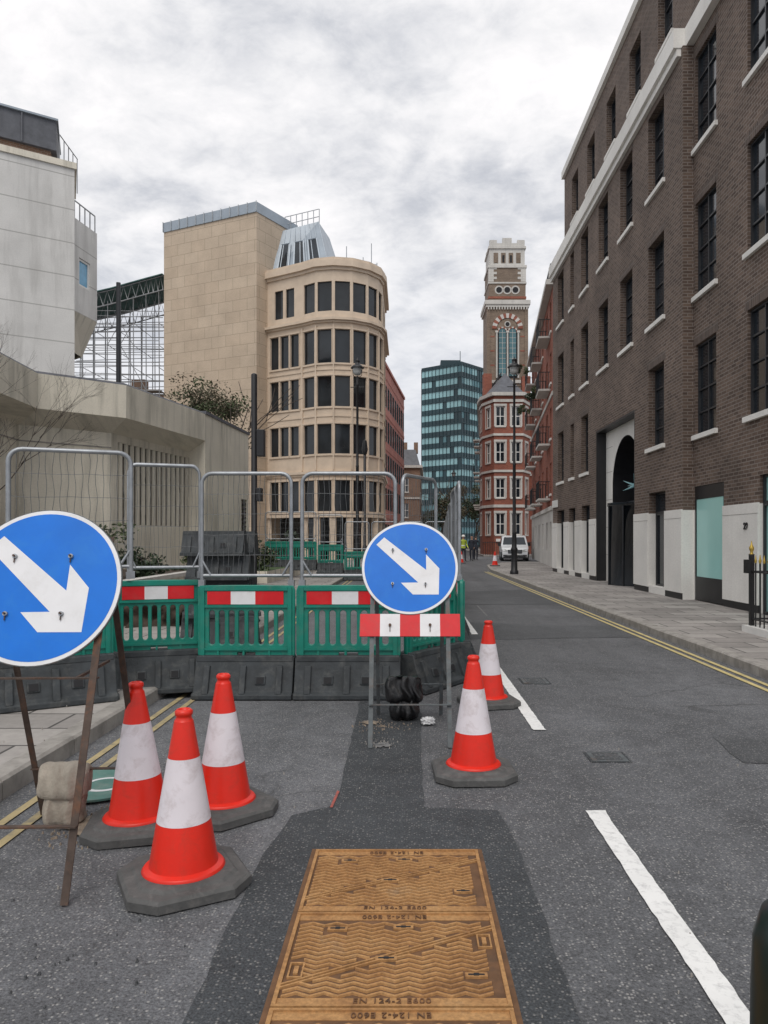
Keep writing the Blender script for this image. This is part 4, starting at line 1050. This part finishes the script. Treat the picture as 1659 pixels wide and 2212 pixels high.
def lowconc():
    base=(-7.5,20,0); g=empty('low_concrete_building',base); Wb,G,T=MB(),MB(),MB()
    P0,P1,P2,P3,P4=(-8.3,10),(-8.9,17.8),(-7.3,19.2),(-6.45,23.6),(-6.1,28.4)
    outer=[P0,P1,P2,P3]
    def off(pts,w):
        pts=[V(p) for p in pts]; out=[]
        for i in range(len(pts)):
            ns=[]
            if i>0: d=(pts[i]-pts[i-1]).normalized(); ns.append(V((d.y,-d.x)))
            if i<len(pts)-1: d=(pts[i+1]-pts[i]).normalized(); ns.append(V((d.y,-d.x)))
            a=sum(ns,V((0,0))).normalized(); out.append(pts[i]+a*w/max(.5,a.dot(ns[0])))
        return out
    top=[V(p) for p in outer]; low=off(outer,-.55); inn=off(outer,-1.3)
    f=lambda a,z:(a.x,a.y,z)
    for i in range(3):
        Wb.face([f(top[i],4.65),f(top[i+1],4.65),f(top[i+1],5.5),f(top[i],5.5)],M['concrete_low'])
        Wb.face([f(low[i],4.3),f(low[i+1],4.3),f(top[i+1],4.65),f(top[i],4.65)],M['concrete_low'])
        Wb.face([f(top[i],5.5),f(top[i+1],5.5),f(inn[i+1],5.5),f(inn[i],5.5)],M['concrete_low'])
        T.hexa([f(top[i],5.503),f(top[i+1],5.503),f(inn[i+1],5.503),f(inn[i],5.503)],[f(top[i]-V((.06,0)),5.56),f(top[i+1]-V((.06,0)),5.56),f(inn[i+1],5.56),f(inn[i],5.56)],M['slate'])
        ops=[]
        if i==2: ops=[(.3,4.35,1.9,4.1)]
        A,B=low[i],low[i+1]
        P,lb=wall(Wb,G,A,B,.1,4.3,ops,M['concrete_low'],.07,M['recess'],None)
        if i==2:
            for k in range(14):
                u=.40+k*.285; lb(T,u,u+.12,-.065,.0,1.905,4.095,M['concrete_low'])
        if i<2: lb(T,0,(B-A).length,-.02,.015,3.9,3.93,M['kerb'])
    wall(Wb,G,(low[3].x,low[3].y),P3,.1,5.5,[],M['concrete_low'])
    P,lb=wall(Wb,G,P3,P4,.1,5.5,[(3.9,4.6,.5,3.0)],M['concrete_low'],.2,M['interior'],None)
    for k in range(14): lb(T,3.92,4.58,-.12,-.02,.6+k*.17,.66+k*.17,M['blackmetal'])
    lb(T,0,4.9,-.3,.03,5.5,5.6,M['slate'])
    wall(Wb,G,P4,(-10,29.5),.1,5.5,[],M['concrete_low'])
    Wb.face([(inn[0].x,inn[0].y,5.4),(inn[1].x,inn[1].y,5.4),(inn[2].x,inn[2].y,5.4),(inn[3].x,inn[3].y,5.4),(P3[0],P3[1],5.4),(P4[0],P4[1],5.4),(-10,29.5,5.4),(-20,24,5.4),(-20,10,5.4)],M['slate'])
    T.prism([(-8.25,10),(-8.55,14.5),(-8.9,14.5),(-8.7,10)],.1,4.3,M['rough_conc'])
    T.box(-12.2,-11.2,20,21,5.4,6.4,M['concrete_low'])
    Wb.build('walls',g,base); G.build('dark_recess',g,base); T.build('fins_and_coping',g,base)
lowconc()

mb=MB(); pl=[(-8.2,9.5),(-4.75,9.5),(-4.7,22.8),(-6.0,23.2),(-7.1,19.6),(-8.7,18.2)]
mb.prism(pl,.1,.72,M['soil'],M['concrete_low']); mb.sweep([(-8.2,9.5),(-4.75,9.5),(-4.7,22.8)],-.2,.03,.721,.80,M['stone_far']); mb.build('planting_bed')
mb=MB(); mb.prism([(-5.9,23.5),(-4.4,23.2),(-4.0,33),(-5.9,33)],.1,.5,M['grass'],M['concrete_low']); mb.build('grass')

def leaves(mb,c,r,n,s,mats,seed=0):
    random.seed(seed)
    cl=[(V((random.gauss(0,.42),random.gauss(0,.42),random.gauss(0,.38))),random.uniform(.22,.42),random.random()) for _ in range(max(5,n//90))]
    for i in range(n):
        k=random.choice(cl); d=V((random.gauss(0,1),random.gauss(0,1),random.gauss(0,1))).normalized()*k[1]*random.random()**.4
        p=k[0]+d; p=V((c[0]+p.x*r[0],c[1]+p.y*r[1],c[2]+p.z*r[2]))
        a=V((random.gauss(0,1),random.gauss(0,1),random.gauss(0,.7))).normalized(); b=a.cross(V((random.gauss(0,1),random.gauss(0,1),random.gauss(0,1)))).normalized()
        ss=s*random.uniform(.6,1.3)
        mb.face([p-a*ss,p-b*ss*.5,p+a*ss,p+b*ss*.5],mats[0] if k[2]<.5 else mats[1])
def branches(mb,p,d,L,r,depth,mat):
    q=p+d*L; mid=p+d*L*.5+V((random.uniform(-.06,.06),random.uniform(-.06,.06),0))*L
    mb.tube([p,mid,q],[r,r*.85,r*.65],mat,5)
    if depth==0: return
    for k in range(random.choice((2,3))):
        nd=(d+V((random.uniform(-.7,.7),random.uniform(-.7,.7),random.uniform(-.25,.5)))).normalized()
        branches(mb,p+d*L*random.uniform(.55,1),nd,L*random.uniform(.6,.85),r*.6,depth-1,mat)
def plant(name,loc,h,r,n,s,mats,seed,depth=3,rad=.05):
    g=empty(name,loc); random.seed(seed); tb=MB()
    branches(tb,V((0,0,0)),V((0,0,1)),h*.45,rad,depth,M['bark']); tb.build('trunk_and_limbs',g)
    if n:
        lb_=MB(); leaves(lb_,(0,0,h-r[2]*.9),r,n,s,mats,seed); lb_.build('crown',g)
plant('small_tree',(-7.9,29.6,.1),7.75,(1.75,1.2,1.15),5600,.06,(M['leafC'],M['leafB']),3,rad=.08)
plant('shrub',(-5.9,13.2,.7),.95,(.75,.6,.6),1500,.05,(M['leafA'],M['leafB']),5,depth=2,rad=.02)
plant('shrub',(-5.4,15.2,.7),.6,(.8,.6,.45),1300,.05,(M['leafA'],M['leafA']),6,depth=2,rad=.02)
plant('shrub',(-6.5,14.2,.7),1.2,(.6,.6,.6),1000,.05,(M['leafA'],M['leafB']),8,depth=2,rad=.02)
plant('shrub',(-5.2,19.0,.7),.5,(.9,.9,.35),900,.05,(M['leafA'],M['leafB']),9,depth=2,rad=.02)
plant('shrub',(-4.9,24.0,.5),1.1,(.8,.7,.8),1500,.06,(M['leafA'],M['leafB']),10,depth=2,rad=.02)
plant('shrub',(-4.9,30,.5),1.3,(.9,.9,.8),1200,.07,(M['leafA'],M['leafB']),14,depth=2,rad=.02)
plant('bare_shrub',(-7.0,12.2,.7),3.0,(1,1,1),0,.05,None,12,depth=6,rad=.022)
plant('bare_shrub',(-7.9,13.6,.7),3.4,(1,1,1),0,.05,None,21,depth=6,rad=.022)
for i,(x,y,h) in enumerate(((4.6,98,7.5),(6.8,101,9),(9.3,99,8),(3.0,106,6))):
    plant('street_tree',(x,y,0),h,(2.2,2,2.6),2200,.17,(M['leafA'],M['leafC']),30+i,rad=.15)
mb=MB()
for (x,y,z,s) in ((7.6,49,10.0,50),(7.5,48.4,12.7,51),(7.3,43,9.9,52)): leaves(mb,(x,y,z),(.5,.9,.5),300,.09,(M['leafA'],M['leafB']),s)
mb.build('balcony_plants')
blob('soil_heap',(-4.1,12.5,.12),(.7,.9,.55),M['soil'],.5,3,2)

def scaff():
    base=(-23,60,0); g=empty('scaffolding',base); mb=MB(); nb=MB(); random.seed(4)
    xs=[-27.5+1.0*k for k in range(9)]; ys=[58,60,62.5]; zs=[1+1.75*k for k in range(12)]
    tt=M['scaf']
    for x in xs:
        for y in ys: mb.tube([(x+random.uniform(-.2,.2),y,0),(x,y,19.4+(x+27.5)*.20)],.04,tt,4,False)
    for z in zs:
        if z>19.5: continue
        for y in ys:
            for o in (0,.5,1.0): mb.tube([(xs[0]-random.random(),y,z+o+random.uniform(-.2,.2)),(xs[-1]+random.random()*.4,y,z+o+random.uniform(-.2,.2))],.03,tt,4,False)
        for x in xs[::2]: mb.tube([(x,ys[0],z),(x,ys[-1],z)],.03,tt,4,False)
        if z<14: mb.box(xs[0],xs[-1],58,59.2,z-.06,z,M['plank'])
    for k in range(40):
        i=random.randrange(8); j=random.randrange(10); sgn=random.choice((0,1)); mb.tube([(xs[i+sgn],57.95,zs[j]),(xs[i+1-sgn],57.95,zs[min(j+1,11)])],.03,tt,4,False)
    rp=[(-27.8,19.6),(-25.6,20.3),(-23,20.9),(-20.5,21.6),(-19.0,22.0)]
    for a,b in zip(rp[:-1],rp[1:]):
        for y in (57.5,60,62.5):
            mb.tube([(a[0],y,a[1]),(b[0],y,b[1])],.05,tt,4,False); mb.tube([(a[0],y,a[1]-1.1),(b[0],y,b[1]-1.1)],.05,tt,4,False)
            for q in range(4):
                t0=q/4;t1=(q+.5)/4;t2=(q+1)/4
                L=lambda t,o:(a[0]+(b[0]-a[0])*t,y,a[1]+(b[1]-a[1])*t+o)
                mb.tube([L(t0,-1.1),L(t1,0),L(t2,-1.1)],.03,tt,4,False)
        nb.hexa([(a[0],57.3,a[1]+.05),(b[0],57.3,b[1]+.05),(b[0],63,b[1]+.1),(a[0],63,a[1]+.1)],[(a[0],57.3,a[1]+.12),(b[0],57.3,b[1]+.12),(b[0],63,b[1]+.6),(a[0],63,a[1]+.6)],M['netting'])
    mb.build('tubes',g,base); nb.build('roof_sheeting',g,base)
    base=(-24,70,0); g=empty('background_building',base); w,gg=MB(),MB()
    wall(w,gg,(-34,66),(-17,66),0,14.5,[(.8+1.7*k,1.8+1.7*k,z,z+1.7,2,2) for k in range(9) for z in (1,4.2,7.4,10.6)],M['brown_brick'],.15,M['glass'],M['white'],.07)
    w.box(-34,-17,66.2,72,0,14.4,M['slate'])
    for x in (-30,-25,-20): w.box(x,x+1.2,67,68,14.4,16,M['brown_brick'])
    w.build('walls',g,base); gg.build('windows',g,base)
scaff()

def lamp(x,y,z,h):
    g=empty('street_lamp',(x,y,z)); mb=MB()
    mb.lathe(0,0,[(.17,0),(.17,.12),(.13,.16),(.12,.9),(.14,.95),(.14,1.0),(.10,1.08),(.085,1.6),(.095,1.63),(.07,1.68),(.062,h*.5),(.072,h*.5+.03),(.055,h*.5+.07),(.045,h-1.15),(.07,h-1.12),(.04,h-1.05),(.04,h-.75)],M['blackmetal'],14)
    mb.tube([(-.28,0,h-1.2),(.28,0,h-1.2)],.018,M['blackmetal'],6)
    for s in (-1,1):
        mb.tube([(0,0,h-.85),(s*.17,0,h-.72),(s*.19,0,h-.50)],.014,M['blackmetal'],5)
    mb.lathe(0,0,[(.05,h-.72),(.13,h-.70),(.17,h-.60),(.19,h-.44)],M['lamp_glass'],16)
    mb.lathe(0,0,[(.27,h-.44),(.28,h-.42),(.20,h-.34),(.10,h-.27),(.09,h-.16),(.11,h-.14),(.03,h-.08),(.01,h)],M['blackmetal'],18)
    mb.build('post_and_lantern',g)
lamp(4.25,29.4,.12,8.65); lamp(-2.02,29.9,.0,8.85); lamp(4.7,75,.0,8.6)
g=empty('signal_post',(-2.9,14,.12)); mb=MB()
mb.lathe(0,0,[(.075,0),(.075,.3),(.057,.33),(.057,4.5),(.03,4.52)],M['blackmetal'],14); mb.box(.06,.20,-.09,.09,2.95,3.45,M['blackmetal']); mb.box(.05,.10,-.03,.03,3.0,3.1,M['blackmetal']); mb.box(.055,.15,-.1,.1,2.1,2.35,M['blackmetal'])
mb.build('post',g,bevel=.008)
g=empty('sign_post',(-1.9,33,.0)); mb=MB(); mb.lathe(0,0,[(.1,0),(.1,1.2),(.06,1.25),(.06,5.9),(.02,5.95)],M['blackmetal'],10); mb.lathe(0,0,[(.09,5.3),(.14,5.5),(.09,5.9)],M['blackmetal'],10); mb.build('post',g)
g=empty('cctv_post',(-12.5,32,0)); mb=MB(); mb.lathe(0,0,[(.12,0),(.1,12.6)],M['frame'],8); mb.tube([(0,0,8.3),(-2.4,0,8.5)],.05,M['white'],6); mb.lathe(-.6,0,[(.03,7.7),(.16,7.75),(.18,7.95),(.1,8.2)],M['white'],12); mb.build('post',g)

def railing():
    base=(5.2,11,.12); g=empty('iron_railing',base); st=MB(); ir=MB(); go=MB()
    st.box(5.02,6.54,10.9,11.1,.12,.22,M['white']); st.box(5.02,5.22,7,10.895,.12,.22,M['white'])
    def spear(x,y,h=1.15):
        ir.tube([(x,y,.22),(x,y,h)],.011,M['blackmetal'],6); go.lathe(x,y,[(.012,h),(.02,h+.03),(.012,h+.06),(.003,h+.12)],M['gold'],8)
    x=5.12+.13
    while x<6.5: spear(x,11); x+=.13
    y=10.87
    while y>7: spear(5.12,y); y-=.13
    for z in (.32,1.02): ir.tube([(5.12,11,z),(6.54,11,z)],.014,M['blackmetal'],6); ir.tube([(5.12,11,z),(5.12,7,z)],.014,M['blackmetal'],6)
    ir.box(5.09,5.15,10.97,11.03,.22,1.28,M['blackmetal']); go.lathe(5.12,11,[(.03,1.28),(.018,1.31),(.035,1.35),(.035,1.38),(.015,1.42),(.004,1.48)],M['gold'],10)
    ir.box(5.0,5.06,10.9,11.0,1.0,1.2,M['blackmetal'])
    st.build('stone_plinth',g,base); ir.build('bars',g,base); go.build('finials',g,base)
railing()
g=empty('bollard',(.885,1.62,.012)); mb=MB(); mb.lathe(0,0,[(.15,0),(.15,.1),(.125,.13),(.122,.5),(.118,.60),(.10,.66),(.06,.70),(.01,.715)],M['dkgreen'],32); mb.build('post',g)
g=empty('iron_railing',(6.6,64.4,.12)); mb=MB()
for k in range(26): mb.tube([(k*.2,0,0),(k*.2,0,1.2)],.02,M['blackmetal'],4)
mb.tube([(0,0,1.1),(5,0,1.1)],.025,M['blackmetal'],4); mb.build('bars',g)

def van(name,loc,rz,paint,sc=(1,1,1)):
    g=empty(name,loc,rz,sc); mb=MB()
    prof=[(.02,.28),(-.02,.55),(.02,.82),(.12,.98),(.85,1.17),(1.60,1.80),(1.95,1.90),(4.7,1.88),(4.88,1.75),(4.95,.9),(4.95,.28)]
    def w(z,y): return .955-max(0,z-.95)*.17-(.10 if y<.05 else (.04 if y<.15 else 0))
    L=[V((-w(z,y),y,z)) for y,z in prof]; Rr=[V((w(z,y),y,z)) for y,z in prof]; n=len(prof)
    vs=L+Rr
    mb.idx(vs,[(i,i+1,n+i+1,n+i) for i in range(n-1)],paint,False)
    mb.face(L[::-1],paint); mb.face(Rr,paint); mb.face([L[0],L[-1],Rr[-1],Rr[0]],M['interior'])
    mb.build('body',g,bevel=.04)
    d=MB()
    def T_(u,v,o=.015):
        a=L[4].lerp(Rr[4],u); b=L[5].lerp(Rr[5],u); nn=(Rr[4]-L[4]).cross(L[5]-L[4]).normalized(); return a.lerp(b,v)+nn*o
    d.face([T_(.06,.06),T_(.94,.06),T_(.93,.93),T_(.07,.93)],M['glass'])
    for s in (-1,1):
        def S(y,z): return (s*(w(z,y)+.012),y,z)
        d.face([S(1.35,1.18),S(2.15,1.18),S(2.15,1.68),S(1.78,1.70)],M['glass']); d.face([S(2.3,1.18),S(3.4,1.18),S(3.4,1.68),S(2.3,1.68)],M['glass']); d.face([S(3.5,1.18),S(4.6,1.18),S(4.6,1.68),S(3.5,1.68)],M['glass'])
        d.hexa([(s*.5,-.03,.68),(s*.84,.0,.70),(s*.84,.2,.70),(s*.5,.2,.68)],[(s*.55,.01,.84),(s*.86,.07,.92),(s*.86,.25,.92),(s*.55,.2,.84)],M['lamp_glass'])
        d.box(min(s*.55,s*.8),max(s*.55,s*.8),-.05,.1,.36,.46,M['interior'])
        d.hexa([(s*.93,1.25,1.1),(s*1.14,1.27,1.1),(s*1.14,1.37,1.1),(s*.93,1.35,1.1)],[(s*.93,1.27,1.36),(s*1.13,1.28,1.36),(s*1.13,1.38,1.36),(s*.93,1.37,1.36)],M['blackmetal'])
        for y in (.85,3.95):
            d.tube([(s*.76,y,.33),(s*.965,y,.33)],.335,M['rubber'],28,True,False); d.tube([(s*.96,y,.33),(s*.972,y,.33)],.2,M['galv'],20,True,False)
    d.hexa([(-.46,-.05,.58),(.46,-.05,.58),(.46,.1,.58),(-.46,.1,.58)],[(-.5,-.03,.84),(.5,-.03,.84),(.5,.1,.84),(-.5,.1,.84)],M['blackmetal'])
    for z in (.64,.71,.78): d.box(-.44,.44,-.058,-.02,z-.01,z+.01,M['galv'])
    d.tube([(0,-.05,.71),(0,-.075,.71)],.08,M['galv'],16); d.box(-.70,.70,-.045,.1,.33,.44,M['blackmetal']); d.box(-.26,.26,-.06,-.03,.45,.56,M['white'])
    d.box(-.8,.8,-.0,.1,.2,.30,M['blackmetal'])
    d.build('details',g)
van('parked_van',(7.35,50.5,.004),-.10,M['vanwhite'],(1,1,.93))

def person(name,loc,rz,top,leg,helmet=None,step=.1,arm=.1):
    g=empty(name,loc,rz); me=bpy.data.meshes.new('fig')
    J=[((0,0,.94),.145,.10),((0,0,1.12),.14,.10),((0,0,1.32),.17,.11),((0,0,1.47),.065,.065),((0,-.01,1.56),.07,.08),((0,-.02,1.65),.078,.095),((0,-.01,1.73),.06,.07)]
    E=[(0,1),(1,2),(2,3),(3,4),(4,5),(5,6)]
    tips=[]
    for s in (-1,1):
        b=len(J); J+= [((s*.19,0,1.41),.07,.07),((s*.25,.03,1.14),.05,.05),((s*.25,-.06-arm*(1+s)*.8,.90+arm*(1+s)*.3),.036,.036),((s*.25,-.09-arm*(1+s),.83+arm*(1+s)*.3),.035,.02)]
        E+=[(2,b),(b,b+1),(b+1,b+2),(b+2,b+3)]; tips.append((J[b+3][0],s))
        b=len(J); J+= [((s*.10,0,.86),.10,.10),((s*.11,-.03-s*step*.3,.49),.065,.065),((s*.12,.02-s*step,.10),.045,.045),((s*.125,-.13-s*step,.045),.045,.035)]
        E+=[(0,b),(b,b+1),(b+1,b+2),(b+2,b+3)]
    me.from_pydata([j[0] for j in J],E,[]); o=bpy.data.objects.new('figure',me); link(o)
    sk=o.modifiers.new('s','SKIN'); sk.use_smooth_shade=True
    for i,j in enumerate(J): me.skin_vertices[0].data[i].radius=(j[1],j[2])
    me.skin_vertices[0].data[0].use_root=True
    ss=o.modifiers.new('ss','SUBSURF'); ss.levels=2; ss.render_levels=2
    dg=bpy.context.evaluated_depsgraph_get(); dg.update()
    m2=bpy.data.meshes.new_from_object(o.evaluated_get(dg)); bpy.data.objects.remove(o)
    m2.materials.clear()
    for m in (top,leg,M['skin'],M['hair'],M['shoe'],M['signwhite']): m2.materials.append(m)
    for p in m2.polygons:
        c=p.center; z=c.z; p.use_smooth=True
        i=0 if z>.90 else 1
        if z<.12: i=4
        if z>1.49: i=2
        if z>1.69 or (z>1.58 and c.y>.02): i=3
        if abs(c.x)>.2 and z<.92+arm*.3: i=2
        if top==M['hivis'] and (1.05<z<1.10) and abs(c.x)<.2: i=5
        p.material_index=i
    o=bpy.data.objects.new('body',m2); link(o); o.parent=g
    mb=MB()
    for (t,s) in tips:
        t=V(t)
        for k in range(4):
            L=(.07,.08,.075,.055)[k]; a=t+V((0,-.028+.018*k,0)); mb.tube([a,a+V((s*-.004,-.006,-L*.55)),a+V((-s*.016,-.008,-L))],[.009,.008,.006],M['skin'],5)
        mb.tube([t+V((0,-.03,.04)),t+V((-s*.01,-.05,.01)),t+V((-s*.015,-.055,-.02))],[.010,.009,.007],M['skin'],5)
    for s in (-1,1): mb.lathe(s*.03,-.112,[(.001,1.655),(.011,1.66),(.011,1.668),(.001,1.672)],M['hair'],6); mb.lathe(s*.085,-.01,[(.004,1.62),(.014,1.635),(.012,1.665),(.003,1.67)],M['skin'],6)
    mb.tube([(0,-.105,1.66),(0,-.135,1.625),(0,-.11,1.62)],[.008,.014,.01],M['skin'],5); mb.box(-.022,.022,-.112,-.10,1.588,1.595,M['signred'])
    if helmet: mb.lathe(0,-.01,[(.135,1.69),(.115,1.70),(.105,1.76),(.07,1.80),(.01,1.815)],helmet,16)
    mb.build('head_details_and_fingers',g)
person('construction_worker',(3.78,50,.004),.3,M['hivis'],M['darkcloth'],M['white'],.1)
person('pedestrian',(4.45,51,.004),-.4,M['darkcloth'],M['darkcloth'],None,.14)
person('pedestrian',(4.9,53,.004),2.8,M['darkcloth'],M['darkcloth'],None,.12)

# ------------------------------------------------------------------ sky + light
wd=bpy.data.worlds.new('World'); scene.world=wd; wd.use_nodes=True; nt=wd.node_tree
bg=nt.nodes['Background']; bg.inputs['Strength'].default_value=.1
S=V((-.08,-.62,.92)).normalized(); el=math.asin(S.z); rot=math.atan2(S.x,S.y)
sky=N(nt,'ShaderNodeTexSky'); sky.sky_type='NISHITA'; sky.sun_disc=False; sky.sun_elevation=el; sky.sun_rotation=rot
tc=N(nt,'ShaderNodeTexCoord'); sp=N(nt,'ShaderNodeSeparateXYZ'); nt.links.new(tc.outputs['Generated'],sp.inputs[0])
def mth(op,a,b=None,clamp=False):
    n=N(nt,'ShaderNodeMath',operation=op); n.use_clamp=clamp
    for i,v in enumerate((a,b)):
        if v is None: continue
        if hasattr(v,'links'): nt.links.new(v,n.inputs[i])
        else: n.inputs[i].default_value=v
    return n.outputs[0]
zc=mth('ADD',mth('MAXIMUM',sp.outputs[2],0.0),.28)
cx=mth('DIVIDE',sp.outputs[0],zc); cy=mth('DIVIDE',sp.outputs[1],zc)
cv=N(nt,'ShaderNodeCombineXYZ'); nt.links.new(cx,cv.inputs[0]); nt.links.new(cy,cv.inputs[1])
mp=N(nt,'ShaderNodeMapping'); mp.inputs['Location'].default_value=(3.1,1.3,0); mp.inputs['Rotation'].default_value=(0,0,.5); mp.inputs['Scale'].default_value=(1,1.15,1); nt.links.new(cv.outputs[0],mp.inputs['Vector'])
n1=noise_node(nt,mp.outputs[0],2.6,12,.60,.2); n2=noise_node(nt,mp.outputs[0],10.0,10,.62,.3); n3=noise_node(nt,mp.outputs[0],.9,3,.5)
f=mth('ADD',mth('ADD',mth('MULTIPLY',n1,.46),mth('MULTIPLY',n2,.26)),mth('MULTIPLY',n3,.28))
dt=N(nt,'ShaderNodeVectorMath',operation='DOT_PRODUCT'); nt.links.new(tc.outputs['Generated'],dt.inputs[0]); dt.inputs[1].default_value=V((.05,.80,.60)).normalized()
glow=mth('MULTIPLY',mth('MAXIMUM',mth('SUBTRACT',dt.outputs['Value'],.86),0),.38)
f=mth('ADD',f,glow)
col=ramp(nt,f,[(.395,(.49,.51,.565)),(.45,(.61,.625,.67)),(.495,(.75,.755,.785)),(.54,(.88,.875,.89)),(.60,(1,.98,.985))])
hz=ramp(nt,sp.outputs[2],[(.0,1),(.12,.85),(.38,0)])
col=mix(nt,hz,col,mix(nt,.62,col,(.60,.645,.725)))
sc=N(nt,'ShaderNodeVectorMath',operation='SCALE'); nt.links.new(col,sc.inputs[0]); sc.inputs['Scale'].default_value=10.6
fin=mix(nt,.04,sc.outputs[0],sky.outputs[0])
nt.links.new(fin,bg.inputs['Color'])
ld=bpy.data.lights.new('sun','SUN'); ld.angle=R(35); ld.color=(1,.95,.89); ld.energy=1.5
lo=bpy.data.objects.new('sun',ld); link(lo); lo.rotation_euler=(-S).to_track_quat('-Z','Y').to_euler(); lo.location=(0,0,50)

cd=bpy.data.cameras.new('camera'); cd.lens=26; cd.sensor_width=36; cd.sensor_fit='AUTO'; cd.clip_end=2000; cd.clip_start=.05
cd.shift_x=-.0228; cd.shift_y=.0267
co=bpy.data.objects.new('camera',cd); link(co); co.location=(0,0,1.5); co.rotation_euler=(R(90),0,0)
scene.camera=co
scene.view_settings.view_transform='Standard'; scene.view_settings.look='None'; scene.view_settings.exposure=0; scene.view_settings.gamma=1
